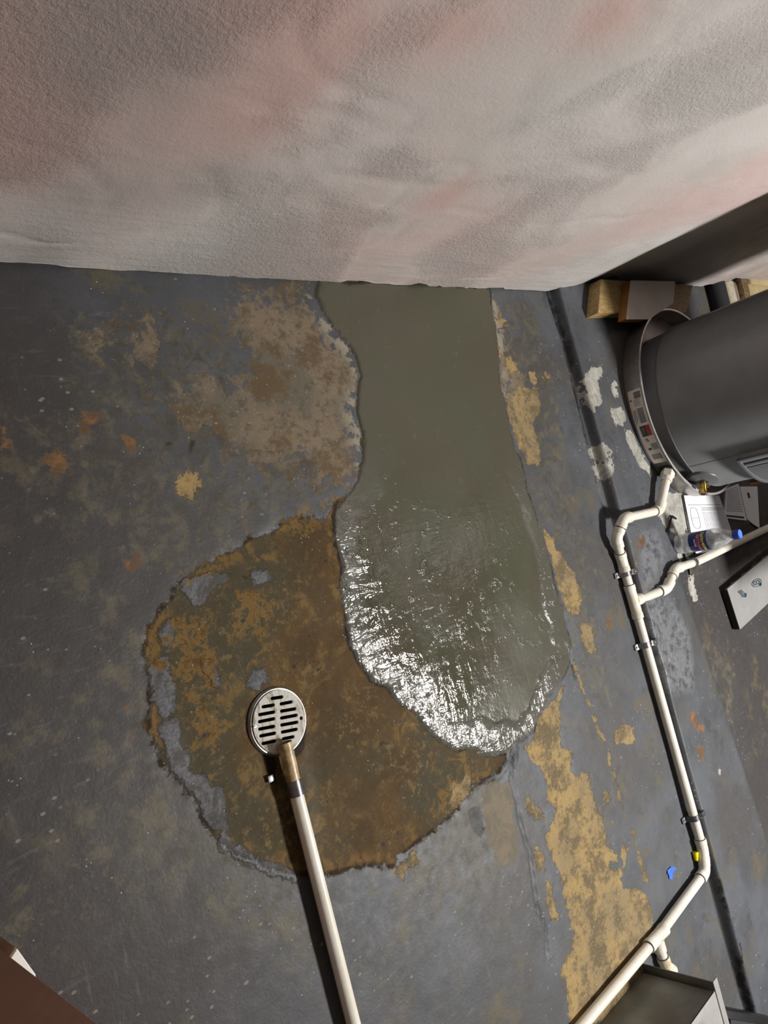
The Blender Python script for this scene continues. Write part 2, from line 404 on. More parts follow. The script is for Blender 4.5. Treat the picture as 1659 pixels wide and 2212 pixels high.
M['pan'] = pan_material(); M['pan_edge'] = simple('pan_bright_lip', (0.75, 0.73, 0.70), .25, .6)
M['brass'] = simple('brass', (0.72, 0.50, 0.14), .22, 1.0, .15, 60)
M['black'] = simple('black_plastic', (0.012, 0.012, 0.013), .4)
M['black_rubber'] = simple('black_foam', (0.015, 0.016, 0.02), .75, bump=.4)
M['wood'] = None
def wood_material(name, a, b, rot=(0, 0, 0)):
    n = NT(name); g = n.noise(1.0, 5, .6, n.map((22, 130, 60), rot), dist=1.4); f = n.noise(7, 3)
    c = n.mix(n.ss(g, .40, .60), a, b); c = n.mix(n.math('MULTIPLY', n.ss(f, .5, .7), .3), c, tuple(x * .6 for x in b))
    return n.done(c, .6, n.bump(g, .0008, .5))
M['wood'] = wood_material('pine_wood', (0.46, 0.33, 0.14), (0.33, 0.21, 0.075), (0, 0, PI / 2))
M['wood_red'] = simple('reddish_wood_edge', (0.33, 0.15, 0.045), .6, scale=40, bump=.3)
M['wood_dark'] = wood_material('old_brown_wood', (0.26, 0.17, 0.08), (0.10, 0.065, 0.03), (0, 0, PI / 2))
M['white_board'] = simple('off_white_board', (0.72, 0.65, 0.58), .5, scale=12, var=.05)
M['dowel'] = simple('speckled_plaster_rod', (0.62, 0.56, 0.44), .6, col2=(0.48, 0.42, 0.31), scale=50)
M['taupe'] = simple('taupe_board', (0.25, 0.20, 0.15), .6)
M['osb'] = simple('ochre_board', (0.52, 0.42, 0.24), .6, col2=(0.42, 0.33, 0.17), scale=20)
M['paper'] = simple('printed_paper', (0.78, 0.79, 0.82), .6, var=.03, scale=10)
M['ink'] = simple('grey_print_ink', (0.22, 0.22, 0.24), .6)
M['ink_dark'] = simple('black_print_ink', (0.03, 0.03, 0.03), .5)
M['red'] = simple('red_print', (0.40, 0.02, 0.02), .5)
M['label_blue'] = simple('blue_label_film', (0.008, 0.018, 0.16), .3, col2=(0.006, 0.014, 0.12))
M['cap_blue'] = simple('blue_cap_plastic', (0.02, 0.05, 0.42), .4); M['cap_top'] = simple('bright_blue_cap_top', (0.10, 0.24, 0.85), .35)
M['yellow_print'] = simple('yellow_print', (0.72, 0.66, 0.10), .4); M['pink_print'] = simple('pink_print', (0.66, 0.14, 0.18), .4); M['white_print'] = simple('white_print', (0.75, 0.76, 0.8), .4)
M['teal_ink'] = simple('teal_print_ink', (0.006, 0.035, 0.055), .5)
M['card'] = simple('grey_white_cardboard', (0.27, 0.268, 0.262), .6, var=.05, scale=18, bump=.2)
M['card_strip'] = simple('shaded_card_strip', (0.20, 0.20, 0.195), .6)
M['filter_black'] = simple('filter_media_shaded_end', (0.008, 0.008, 0.009), .8, bump=.5)
M['sheet'] = simple('dull_sheet_metal', (0.20, 0.20, 0.185), .42, .35, .15, 9)
M['sheet_lit'] = simple('lit_sheet_metal', (0.33, 0.325, 0.31), .5, .1, .1, 9)  # lighter copy of the sheet metal for tops that catch the light
M['carton'] = simple('brown_carton', (0.40, 0.22, 0.15), .8, var=.04, scale=40)
M['tan_board'] = simple('tan_board', (0.42, 0.30, 0.20), .7); M['white_paint'] = simple('white_gloss_paint', (0.85, 0.84, 0.80), .3, var=.02)
def grate_material():
    n = NT('dirty_stainless_grate'); f = n.noise(1.0, 7, .7, n.map((60, 22, 40), (0, 0, .9)), dist=1.0); g = n.noise(240, 5, .7)
    c = n.mix(n.ss(f, .48, .62), (0.52, 0.505, 0.46), (0.24, 0.20, 0.12)); c = n.mix(n.ss(g, .60, .68), c, (0.10, 0.085, 0.06))
    return n.done(c, .62, n.bump(g, .0006, .5), 0.0, spec=.25)
M['chrome'] = grate_material()
M['tape'] = simple('blue_masking_tape', (0.035, 0.15, 0.75), .6); M['yellow'] = simple('yellow_plastic', (0.85, 0.72, 0.0), .35)
M['copper'] = simple('tarnished_copper', (0.14, 0.075, 0.035), .4, .6)
M['plaster_chip'] = simple('loose_plaster', (0.5, 0.46, 0.40), .7)
def plastic_clear():
    n = NT('clear_bottle_plastic'); f = n.noise(45, 4, .6, dist=.6)
    n.inp(n.b.inputs['Alpha'], n.lin(f, .35, .65, .12, .42))
    return n.done((0.72, 0.74, 0.75), .07, n.bump(f, .004, 1.0), spec=.8)
M['clear'] = plastic_clear()
def water_mat():
    n = NT('water'); n.b.inputs['Transmission Weight'].default_value = 1.0; n.b.inputs['IOR'].default_value = 1.33
    return n.done((0.9, 0.93, 0.95), .0)

# ------------------------------------------------------------------ floor survey (metres; x along the wall, y towards it)
PATCH = [(1.151,0.5951),(1.1275,0.5514),(1.1363,0.5088),(1.1618,0.4712),(1.1823,0.4331),(1.1946,0.3947),(1.1934,0.362),(1.1728,0.3306),(1.154,0.2837),(1.1533,0.241),(1.1402,0.1946),(1.1185,0.1394),(1.0948,0.1219),(1.0612,0.1013),(1.0289,0.0711),(1.0091,0.0346),(1.0063,-0.0046),(1.0035,-0.0438),(0.9898,-0.0998),(0.9817,-0.1468),(0.9771,-0.1943),(0.986,-0.236),(1.0033,-0.2806),(1.0452,-0.3141),(1.0728,-0.3536),(1.1073,-0.3961),(1.1328,-0.4465),(1.1715,-0.4849),(1.2377,-0.5199),(1.2988,-0.5566),(1.3421,-0.5668),(1.3737,-0.561),(1.4222,-0.5657),(1.4558,-0.5551),(1.5215,-0.5196),(1.5764,-0.4899),(1.6234,-0.4807),(1.6636,-0.4559),(1.6983,-0.4158),(1.6944,-0.3764),(1.7011,-0.3144),(1.6979,-0.2496),(1.7,-0.1732),(1.7022,-0.0965),(1.6936,-0.0435),(1.6904,0.0214),(1.6932,0.0855),(1.684,0.1511),(1.6854,0.2026),(1.6921,0.2668),(1.7057,0.3572),(1.7302,0.4353),(1.7441,0.4881),(1.7442,0.548),(1.7586,0.5978)]
STAIN = [(1.0487,0.1033),(0.9922,0.0675),(0.9474,0.0803),(0.9013,0.0836),(0.8609,0.0627),(0.8119,0.0628),(0.7602,0.046),(0.7282,0.0395),(0.6968,0.0314),(0.6562,0.0209),(0.6371,0.011),(0.6227,-0.0089),(0.5942,-0.0263),(0.5745,-0.0455),(0.5581,-0.0691),(0.545,-0.0931),(0.5446,-0.1327),(0.5397,-0.1706),(0.529,-0.1983),(0.5275,-0.229),(0.5332,-0.2703),(0.5524,-0.3095),(0.5709,-0.353),(0.5853,-0.4032),(0.6161,-0.4497),(0.6598,-0.4968),(0.7086,-0.5356),(0.7705,-0.5774),(0.8228,-0.5917),(0.8879,-0.6127),(0.9413,-0.6424),(0.968,-0.6344),(1.0143,-0.6274),(1.0866,-0.626),(1.1419,-0.6201),(1.1878,-0.6036),(1.2407,-0.594),(1.3003,-0.5945),(1.3419,-0.5801),(1.335,-0.5329),(1.1177,-0.3484),(1.025,-0.2181),(1.0643,-0.0268),(1.0658,0.0955)]
RINGS = [[(0.6375,0.0025),(0.6552,0.0169),(0.6837,0.0189),(0.7204,0.0123),(0.7468,0.0001),(0.7027,-0.0157),(0.6791,-0.0314),(0.6589,-0.0364),(0.6464,-0.0147)],
         [(0.7928,-0.0014),(0.8236,-0.0055),(0.8248,-0.0269),(0.7993,-0.0327),(0.7821,-0.0196)],
         [(0.7265,-0.2),(0.7408,-0.1758),(0.771,-0.1791),(0.7745,-0.2024),(0.7488,-0.2178),(0.7306,-0.21)],
         [(0.6324,-0.0987),(0.6473,-0.1114),(0.6743,-0.1491),(0.6764,-0.1752),(0.6585,-0.1778),(0.6483,-0.141)],
         [(0.5942,-0.0427),(0.6176,-0.0473),(0.6081,-0.0727),(0.5897,-0.0985),(0.5844,-0.1374),(0.59,-0.1716),(0.5716,-0.1975),(0.552,-0.2065),(0.5466,-0.1729),(0.5431,-0.1322),(0.5543,-0.1119),(0.574,-0.1019),(0.5901,-0.0905),(0.5796,-0.0712)],
         [(0.5466,-0.2046),(0.5799,-0.2085),(0.5779,-0.248),(0.5798,-0.2888),(0.5979,-0.3202),(0.6246,-0.3557),(0.6178,-0.418),(0.6018,-0.4188),(0.5818,-0.3777),(0.5739,-0.3423),(0.5562,-0.3111),(0.5408,-0.2733),(0.5397,-0.2336)],
         [(0.5998,-0.4098),(0.6192,-0.439),(0.6613,-0.4917),(0.693,-0.5196),(0.7245,-0.552),(0.7359,-0.5833),(0.7131,-0.5548),(0.6721,-0.5219),(0.6337,-0.4866),(0.5998,-0.442)]]
AMBER = [[(0.6147,-0.0482),(0.6485,-0.0405),(0.6812,-0.0575),(0.6744,-0.1152),(0.6721,-0.1569),(0.6525,-0.1926),(0.6207,-0.2066),(0.6022,-0.1757),(0.5961,-0.133),(0.5982,-0.0928)],
         [(0.5485,-0.0862),(0.5661,-0.0673),(0.585,-0.0768),(0.5874,-0.0937),(0.572,-0.1093),(0.5495,-0.1144)],
         [(0.9013,0.0836),(0.9488,0.0849),(0.9907,0.0629),(0.9714,0.0418),(0.9162,0.057),(0.8715,0.0607)],
         [(0.7574,-0.0334),(0.7988,-0.0344),(0.816,-0.0841),(0.7835,-0.1204),(0.7475,-0.1015),(0.7149,-0.1098)],
         [(1.0045,0.1053),(1.0603,0.1106),(1.0241,0.072),(1.0013,0.0262),(0.9978,-0.0227),(0.9867,-0.0105),(0.9963,0.0569)],
         [(1.1742,-0.5979),(1.1076,-0.6101),(1.0697,-0.5934),(1.141,-0.5631),(1.2415,-0.5514),(1.2665,-0.5722)],
         [(0.6269,-0.217),(0.6567,-0.2107),(0.6653,-0.2473),(0.6352,-0.286),(0.6061,-0.2586),(0.6021,-0.2246)],
         [(0.6412,0.0159),(0.6968,0.0314),(0.7282,0.0395),(0.7352,0.0292),(0.6927,0.0168),(0.6519,0.005)]]
TAN = [[(0.9276,0.546),(1.0247,0.5588),(1.0972,0.5506),(1.1129,0.498),(1.1424,0.466),(1.1708,0.4279),(1.1919,0.3784),(1.1773,0.3358),(1.145,0.2737),(1.1401,0.2105),(1.1107,0.1405),(1.063,0.1266),(1.0139,0.1338),(0.97,0.1896),(0.8672,0.1931),(0.8182,0.2456),(0.7759,0.2774),(0.7166,0.3096),(0.6984,0.3462),(0.7522,0.3696),(0.8241,0.375),(0.8738,0.363),(0.9125,0.4191),(0.8936,0.4678),(0.8939,0.5064)],
       [(0.6541,0.4523),(0.6898,0.4869),(0.722,0.4869),(0.7265,0.4512),(0.71,0.4072),(0.685,0.3994),(0.6562,0.4264)],
       [(0.5989,0.4532),(0.6304,0.4612),(0.6303,0.4272),(0.6009,0.428)],
       [(1.7568,0.5683),(1.7983,0.5423),(1.7522,0.4083),(1.8284,0.2842),(1.7677,0.2215),(1.6968,0.2535),(1.7097,0.357),(1.733,0.4617)]]
OLIVE = [[(0.5866,0.4867),(0.748,0.496),(0.9262,0.3894),(1.0618,0.2807),(1.0951,0.1426),(0.9984,0.0863),(0.835,0.0861),(0.7064,0.0658),(0.6066,0.0694),(0.535,0.1483),(0.4575,0.208),(0.4485,0.2937),(0.5427,0.3404)],
         [(0.3897,-0.2855),(0.4763,-0.331),(0.566,-0.3707),(0.6264,-0.479),(0.7175,-0.574),(0.6993,-0.632),(0.6221,-0.558),(0.5127,-0.4394),(0.3982,-0.3976)],
         [(0.4128,-0.354),(0.4518,-0.3649),(0.4605,-0.3914),(0.4162,-0.3847),(0.3964,-0.3607)],
         [(1.8041,0.556),(1.9442,0.545),(1.9493,0.3471),(1.902,0.1411),(1.8665,-0.0868),(1.8521,-0.3671),(1.7968,-0.5759),(1.7094,-0.5212),(1.7288,-0.2312),(1.7321,0.0673),(1.7231,0.2908)],
         [(0.2575,-0.367),(0.2941,-0.3727),(0.303,-0.418),(0.2607,-0.4348)],
         [(2.3326,-0.602),(2.5144,-0.6553),(2.3965,-0.8391),(2.3247,-0.7833)],
         [(0.974,-0.5511),(1.2513,-0.6092),(1.1917,-0.7938),(1.0672,-0.7911),(0.9444,-0.6703)]]
OCHRE = [[(1.6218,-0.4888),(1.5739,-0.5183),(1.4973,-0.5242),(1.4691,-0.5693),(1.4173,-0.5856),(1.4157,-0.6194),(1.4679,-0.66),(1.4493,-0.7184),(1.4644,-0.7597),(1.4044,-0.7913),(1.4065,-0.8422),(1.4193,-0.9131),(1.4087,-0.97),(1.4164,-1.0306),(1.3873,-1.0706),(1.3407,-1.0772),(1.3344,-1.1282),(1.3381,-1.1741),(1.2988,-1.2038),(1.4818,-1.2852),(1.6218,-1.2634),(1.6859,-1.2143),(1.732,-1.1771),(1.7463,-1.1278),(1.7291,-1.1025),(1.6521,-1.0421),(1.6525,-1.0091),(1.6097,-0.9685),(1.656,-0.9701),(1.6282,-0.9322),(1.6341,-0.8884),(1.6394,-0.8502),(1.6164,-0.7861),(1.6302,-0.7304),(1.6102,-0.7162),(1.5793,-0.7255),(1.5653,-0.6957),(1.5779,-0.651),(1.5481,-0.6239),(1.5677,-0.5817),(1.5762,-0.5361),(1.6085,-0.5264)],
         [(1.376,-0.6838),(1.3909,-0.7014),(1.4178,-0.7358),(1.4189,-0.7592),(1.3783,-0.7298),(1.3625,-0.706)],
         [(1.3649,-0.8022),(1.3802,-0.8318),(1.3756,-0.8632),(1.3501,-0.8563),(1.3489,-0.8169)],
         [(1.3704,-0.883),(1.3825,-0.9115),(1.3692,-0.9826),(1.351,-0.9674),(1.357,-0.9207)],
         [(1.7163,-0.0797),(1.7372,-0.1161),(1.7562,-0.1722),(1.8072,-0.236),(1.7998,-0.3005),(1.7668,-0.3446),(1.7211,-0.3196),(1.7133,-0.2405),(1.71,-0.1753),(1.7061,-0.1359)],
         [(1.7612,-0.3561),(1.813,-0.3965),(1.8114,-0.449),(1.7638,-0.448),(1.7494,-0.4049)],
         [(1.6975,0.2794),(1.77,0.3012),(1.8593,0.3028),(1.8546,0.2416),(1.7986,0.1921),(1.797,0.1387),(1.7806,0.0874),(1.72,0.0885),(1.7039,0.1489),(1.6954,0.2017)],
         [(1.7713,0.5284),(1.8025,0.5018),(1.7903,0.4882),(1.7607,0.4882)], [(1.7274,0.4089),(1.778,0.3943),(1.7927,0.3536),(1.7507,0.3553)],
         [(1.8425,0.3515),(1.8759,0.3501),(1.8578,0.3097),(1.8348,0.3137)], [(1.8911,0.3329),(1.9248,0.3453),(1.9301,0.3311),(1.8965,0.3243)],
         [(1.7776,-0.6865),(1.8371,-0.6689),(1.8905,-0.7016),(1.8681,-0.7335),(1.8178,-0.7303),(1.7727,-0.7105)],
         [(1.6632,-0.7936),(1.7009,-0.8032),(1.6819,-0.8265),(1.6561,-0.8216)], [(1.6935,-0.9443),(1.7138,-0.9664),(1.681,-1.0008),(1.672,-0.9716)],
         [(0.6876,0.1862),(0.7097,0.1978),(0.7289,0.1979),(0.7295,0.1757),(0.7086,0.1595),(0.6894,0.1686)],
         [(1.1645,-0.5625),(1.2051,-0.5603),(1.2265,-0.5882),(1.1878,-0.6036),(1.1671,-0.6156),(1.1339,-0.6012)],
         [(0.9431,-0.6555),(0.9616,-0.6409),(1.0038,-0.637),(1.011,-0.655),(0.9786,-0.6682),(0.9556,-0.6759)]]
GREIGE = [[(1.2296,-0.6214),(1.2696,-0.606),(1.3293,-0.6307),(1.3165,-0.7025),(1.3029,-0.7839),(1.2662,-0.7988),(1.2269,-0.7817),(1.2171,-0.7326),(1.2145,-0.6785)]]
RUSTS = [[(2.1331,-0.7465),(2.1705,-0.7523),(2.1632,-0.7863),(2.2074,-0.8095),(2.1875,-0.8317),(2.1473,-0.8023),(2.1268,-0.7732)],
         [(2.1228,-0.8437),(2.1602,-0.8609),(2.1499,-0.9048),(2.1276,-0.8887)],
         [(2.1007,-0.201),(2.1508,-0.2035),(2.109,-0.239),(2.0907,-0.2309)],
         [(1.8917,-0.3885),(1.9176,-0.3981),(1.9129,-0.4174),(1.8859,-0.4099)],
         [(0.5551,0.0738),(0.5733,0.0731),(0.5781,0.0591),(0.5632,0.0502),(0.554,0.0563)],
         [(0.4681,0.2683),(0.5018,0.2683),(0.5028,0.2406),(0.478,0.2321),(0.4663,0.2453)],
         [(0.4123,0.3201),(0.4277,0.311),(0.4226,0.2888),(0.4041,0.2834)],
         [(0.5427,0.3242),(0.5723,0.3299),(0.5743,0.3051),(0.5417,0.3041)],
         [(0.6055,0.2897),(0.6353,0.2783),(0.6215,0.2587),(0.6042,0.2648)],
         [(0.4904,-0.1598),(0.501,-0.1619),(0.4974,-0.1699),(0.4886,-0.1668)], [(0.5097,-0.1564),(0.5209,-0.1602),(0.5166,-0.1704),(0.5077,-0.1673)],
         [(0.4859,-0.2019),(0.5014,-0.2038),(0.4941,-0.2164),(0.4818,-0.2118)]]
PALE = [[(2.0542,0.302),(2.1047,0.336),(2.1744,0.3407),(2.1732,0.311),(2.1242,0.2838),(2.1309,0.2541),(2.1097,0.2117),(2.0678,0.2076),(2.0521,0.2447),(2.0557,0.2732)],
        [(2.1936,0.2801),(2.2304,0.2857),(2.2254,0.2482),(2.2004,0.2273),(2.1843,0.2508)],
        [(2.1587,0.2006),(2.2166,0.2036),(2.2347,0.172),(2.1967,0.1379),(2.1636,0.1558),(2.1531,0.1789)],
        [(2.2029,0.1224),(2.2398,0.1263),(2.2636,0.0708),(2.2933,0.014),(2.3122,-0.0191),(2.2803,-0.0376),(2.2368,0.0211),(2.2079,0.077)],
        [(2.0384,0.0959),(2.0867,0.1021),(2.0896,0.0758),(2.059,0.0578),(2.0358,0.0749)],
        [(2.0273,0.0475),(2.0778,0.0527),(2.0908,0.0251),(2.0518,0.0017),(2.0288,0.019)],
        [(2.2687,-0.142),(2.3623,-0.0881),(2.4721,-0.1175),(2.4479,-0.228),(2.3702,-0.2447),(2.3194,-0.2196),(2.2777,-0.1814)],
        [(2.3247,-0.2665),(2.3577,-0.2886),(2.3494,-0.3254),(2.3259,-0.3203)],
        [(2.3547,-0.3728),(2.4006,-0.3755),(2.3775,-0.4477),(2.3813,-0.4641),(2.3417,-0.4618),(2.3442,-0.4241)],
        [(2.2149,-0.9599),(2.2385,-0.9546),(2.2183,-0.976)], [(2.8697,-0.262),(2.9647,-0.2515),(2.9426,-0.2837)]]
DARKS = [[(0.6812,0.2649),(0.6947,0.2635),(0.6949,0.2573),(0.6812,0.258)], [(0.7346,0.2636),(0.7455,0.2607),(0.7263,0.2335),(0.72,0.2387)],
         [(1.369,-0.5592),(1.3977,-0.5656),(1.381,-0.5955),(1.358,-0.6145),(1.3517,-0.5952),(1.3537,-0.5736)],
         [(1.032,0.0958),(1.0453,0.1008),(1.0249,0.0668),(1.0091,0.0346),(1.0043,0.0007),(0.9999,0.0066),(1.0032,0.0358),(1.0168,0.0732)],
         [(1.1771,-0.6304),(1.2151,-0.6365),(1.2178,-0.6906),(1.1948,-0.7064),(1.1765,-0.6718)],
         [(0.7279,-0.3044),(0.7429,-0.3231),(0.7439,-0.3539),(0.7321,-0.3924),(0.7206,-0.3791),(0.7231,-0.3371)],
         [(0.7945,-0.3295),(0.8271,-0.3146),(0.8093,-0.353),(0.7846,-0.3612)]]
GLOSS = [[(2.1139,-0.1807),(2.2419,-0.1899),(2.252,-0.2819),(2.0875,-0.3616),(2.2119,-0.4067),(2.2699,-0.526),(2.2369,-0.6354),(2.1998,-0.697),(2.063,-0.6658),(2.0337,-0.6142),(2.0399,-0.4483)],
         [(0.7846,-0.3612),(0.8244,-0.3407),(0.8188,-0.4286),(0.8033,-0.5112),(0.7811,-0.5449),(0.7791,-0.4649)],
         [(0.5504,-0.206),(0.5739,-0.2305),(0.5838,-0.2904),(0.564,-0.3143),(0.5427,-0.2662)],
         [(0.638,0.0209),(0.6927,0.0168),(0.6681,-0.0371),(0.6443,-0.0226)]]
CRACKS = [([(2.0411,0.5905),(2.0458,0.5468),(2.0455,0.5031),(2.0491,0.4302),(2.0478,0.3575),(2.0447,0.2707),(2.0409,0.1986),(2.0378,0.1125),(2.0347,0.0266),(2.0317,-0.0589),(2.0379,-0.11)], .0035),
          ([(1.3704,-0.5688),(1.3354,-0.6332),(1.3367,-0.6892),(1.3308,-0.753),(1.3376,-0.8004),(1.3242,-0.8599),(1.3124,-0.9195),(1.3236,-0.9692),(1.3059,-1.0247)], .0016),
          ([(1.6845,-0.4117),(1.6831,-0.462),(1.6824,-0.4871)], .003),
          ([(2.0595,-1.2201),(2.0581,-1.2892),(2.0584,-1.3659),(2.0686,-1.4272),(2.0543,-1.4747),(2.0523,-1.5289),(2.0558,-1.6002),(2.0452,-1.6515)], .0035),
          ([(1.2374,-0.5819),(1.2696,-0.606),(1.3241,-0.6008),(1.359,-0.5868)], .0014)]
OLINE = [(1.6923,-0.4521),(1.6988,-0.524),(1.704,-0.5702),(1.7171,-0.6385),(1.7399,-0.698),(1.7303,-0.7455),(1.7383,-0.787),(1.7314,-0.8478),(1.7475,-0.9122),(1.7514,-0.9714),(1.7465,-1.0327),(1.7498,-1.0788)]

# ------------------------------------------------------------------ floor
RISER0, RISER1 = 2.047, 2.057
def floor_attrs(me, X, Y):
    x = X.ravel(); y = Y.ravel()
    P = lambda L: union(*[sd_poly(x, y, p) for p in L])
    A = {'stain': union(sd_poly(x, y, STAIN)), 'ring': P(RINGS), 'amber': P(AMBER), 'tan': P(TAN), 'olive': P(OLIVE),
         'ochre': union(P(OCHRE), sd_line(x, y, OLINE, .004)), 'greige': P(GREIGE), 'rust': P(RUSTS), 'pale': P(PALE), 'dark': P(DARKS), 'gloss': P(GLOSS)}
    A['dark'] = np.maximum(A['dark'], np.clip(sd_poly(x, y, [(a[0], a[1]) for a in PATCH]) + .0, -.15, .15) * 0 - .15 + 0)
    A['dark'] = np.maximum(A['dark'], P(DARKS))
    A['dark'] = np.maximum(A['dark'], np.clip(-np.abs(sd_poly(x, y, PATCH) + .010 * fbm(x, y, 26, 3, 91)) + .0018 + .004 * sstep(vnoise(x * 9, y * 9, 13), -.1, .3), -.15, .15))
    for pts, wd in CRACKS: A['dark'] = np.maximum(A['dark'], np.clip(sd_line(x, y, pts, wd - .0008), -.15, .15))
    warm = sstep(1.05 - x + .15 * fbm(x, y, 2.0, 3, 5), 0, .7)  # browner toward the left; darkened there too, adding to the light falloff
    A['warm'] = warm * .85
    A['patchedge'] = np.clip(sd_poly(x, y, PATCH) + .010 * fbm(x, y, 26, 3, 91), -.15, .15)
    for k, v in A.items(): attr(me, k, v)
    return A
def make_floor():
    x0, x1, y0, y1, st = 0.0, 2.06, -1.95, 0.66, .0065
    xs = np.arange(x0, x1 + 1e-6, st); ys = np.arange(y0, y1 + 1e-6, st)
    X, Y = np.meshgrid(xs, ys, indexing='ij'); x = X.ravel(); y = Y.ravel()
    Z = .0025 * fbm(x, y, 3, 3, 11) + .0008 * fbm(x, y, 25, 3, 21)
    st_ = union(sd_poly(x, y, STAIN)); rg_ = union(*[sd_poly(x, y, p) for p in RINGS])
    ed = .020 * fbm(x, y, 30, 3, 31)
    Z = Z - .0022 * sstep(st_ + ed, -.004, .010) + .0014 * sstep(rg_ + ed, -.003, .006)
    oc_ = union(*[sd_poly(x, y, p) for p in OCHRE + TAN])
    Z = Z - .0007 * sstep(oc_ + ed, -.003, .005)
    dd = np.hypot(x - .768, y + .283)
    Z = Z - .004 * sstep(-dd, -.16, -.055)
    pa = sd_poly(x, y, PATCH) + .010 * fbm(x, y, 26, 3, 91); Z = Z - .020 * sstep(pa, .006, .016)
    Z = np.where(dd < .0555, -.009, Z)
    hole = dd < .050; Z = np.where(hole, -.08, Z)
    for pts, wd in CRACKS:
        Z = Z - .006 * sstep(sd_line(x, y, pts, wd + .004), 0, .005)
    Z = Z.reshape(X.shape)
    me = grid_mesh('floor', X, Y, Z); floor_attrs(me, X, Y)
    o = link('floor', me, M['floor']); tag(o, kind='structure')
    # ground beyond what the picture shows, same paint
    for nm, (a, b, c, d) in {'w': (-1.6, .0, -2.6, .66), 's': (0, 2.06, -2.6, -1.95)}.items():
        X, Y = np.meshgrid(np.linspace(a, b, 9), np.linspace(c, d, 9), indexing='ij')
        m2 = grid_mesh('floor_extension', X, Y, X * 0 - .001); floor_attrs(m2, X, Y)
        e = link('floor_extension', m2, M['floor'], o)
    # drain well
    return o
floor = make_floor()
def make_pad():
    xs = np.concatenate([np.array([2.040, 2.044, RISER0, 2.049, 2.051, 2.053, 2.055, 2.057, 2.060, 2.064]), np.arange(2.070, 4.4, .01)]); ys = np.arange(-2.4, .95, .01)
    X, Y = np.meshgrid(xs, ys, indexing='ij'); x = X.ravel(); y = Y.ravel()
    wob = .005 * fbm(y, y * 0 + .3, 4, 3, 3)
    Z = PAD * sstep(x - wob, RISER0, RISER1 + .004) + .002 * fbm(x, y, 4, 3, 12) * (x > 2.07) + .0006 * fbm(x, y, 30, 2, 17) * (x > 2.06)
    gl = union(*[sd_poly(x, y, p) for p in GLOSS])
    Z = Z + sstep(gl, -.01, .03) * (.0020 * fbm(x, y, 14, 4, 44) + .0015)
    seam = sd_line(x, y, [(2.2369,-0.4723),(2.2445,-0.6229),(2.2711,-0.8249),(2.2979,-1.0288),(2.3121,-1.1989),(2.347,-1.3351)], .008)
    Z = Z - .004 * sstep(x - (2.30 + (-y - .4) * .11), -.004, .012) * (y < -.3)
    pl = union(*[sd_poly(x, y, p) for p in PALE]); Z = Z - .001 * sstep(pl, -.002, .004)
    Z[x < 2.041] = -.03
    me = grid_mesh('floor_pad', X, Y, Z.reshape(X.shape)); floor_attrs(me, X, Y)
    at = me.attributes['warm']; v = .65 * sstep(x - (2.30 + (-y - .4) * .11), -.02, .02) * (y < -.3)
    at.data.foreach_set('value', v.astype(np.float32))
    o = link('floor', me, M['pad']); o.name = 'floor.001'; tag(o, kind='structure'); return o
pad = make_pad()

# ------------------------------------------------------------------ wall
def wall_y(x):
    y = np.full(x.shape, WALLY)
    y = y + .045 * sstep(x, 2.06, 2.36) - .012 * sstep(x, 2.6, 3.0) + .045 * sstep(x, 3.08, 3.42)
    return y
def make_wall():
    xs = np.arange(-1.0, 4.5, .012); zs = np.concatenate([np.arange(0, .12, .004), np.arange(.12, 2.5, .012)])
    X, Zg = np.meshgrid(xs, zs, indexing='ij'); x = X.ravel(); z = Zg.ravel()
    bot = .003 + .004 * fbm(x, x * 0, 18, 4, 61) + .010 * sstep(vnoise(x * 13, x * 0 + 3, 8), .22, .4)
    chip = ((x > 1.22) & (x < 1.86)) * (.008 * sstep(vnoise(x * 24, x * 0, 9), .10, .35) + .003)
    bot = bot + chip + (PAD - .002) * sstep(x, 2.03, 2.07) + .035 * sstep(x, 3.02, 3.06)
    zz = np.maximum(z, bot)
    Y = wall_y(x) + .007 * fbm(x, zz, 1.3, 2, 71) + .0035 * fbm(x, zz, 7, 3, 73) * (1 - .5 * sstep(.15 - zz, 0, .1)) + .0010 * fbm(x, zz, 40, 3, 75)
    g = vnoise(x * 3.1 + .7, zz * 4.3, 77) + .35 * vnoise(x * 9, zz * 9, 79)
    Y = Y + .0022 * sstep(np.abs(g), .030, 0.0)
    me = grid_mesh('wall_back', X, Y.reshape(X.shape), zz.reshape(X.shape)); attr(me, 'low', np.clip(1 - zz / .45, 0, 1))
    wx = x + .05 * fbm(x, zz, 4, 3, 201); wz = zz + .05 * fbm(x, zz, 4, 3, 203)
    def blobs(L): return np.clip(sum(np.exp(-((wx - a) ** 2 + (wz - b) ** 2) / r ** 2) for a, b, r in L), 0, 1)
    attr(me, 'rosy', .80 * blobs([(0.338,0.493,0.160),(0.417,0.326,0.100),(0.564,0.570,0.130),(0.674,0.481,0.100),(0.648,0.662,0.100),(0.492,0.614,0.080),(0.820,0.731,0.080),(1.151,0.390,0.060),(1.019,0.811,0.070)])); attr(me, 'left_dim', .62 * blobs([(0.514,0.489,0.120),(0.533,0.246,0.100),(0.431,0.574,0.100),(0.704,0.315,0.080),(0.498,0.059,0.080)]))  # pink and darker grey blotches; also lower the left wall's albedo for light falloff
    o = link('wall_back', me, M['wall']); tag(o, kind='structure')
    box('wall_core', M['wall'], o, -1.0, 4.49, .72, .85, -.05, 2.5)
    for ls in ((.72),):
        bm = bmesh.new(); yb = wall_y(np.array([-1.0, 4.49]))
        box_bm(bm, -1.0, 4.49, .66, .72, .07, 2.5); link('wall_core', bm_mesh(bm, 'wall_core'), M['wall'], o)
    return o
wall = make_wall()
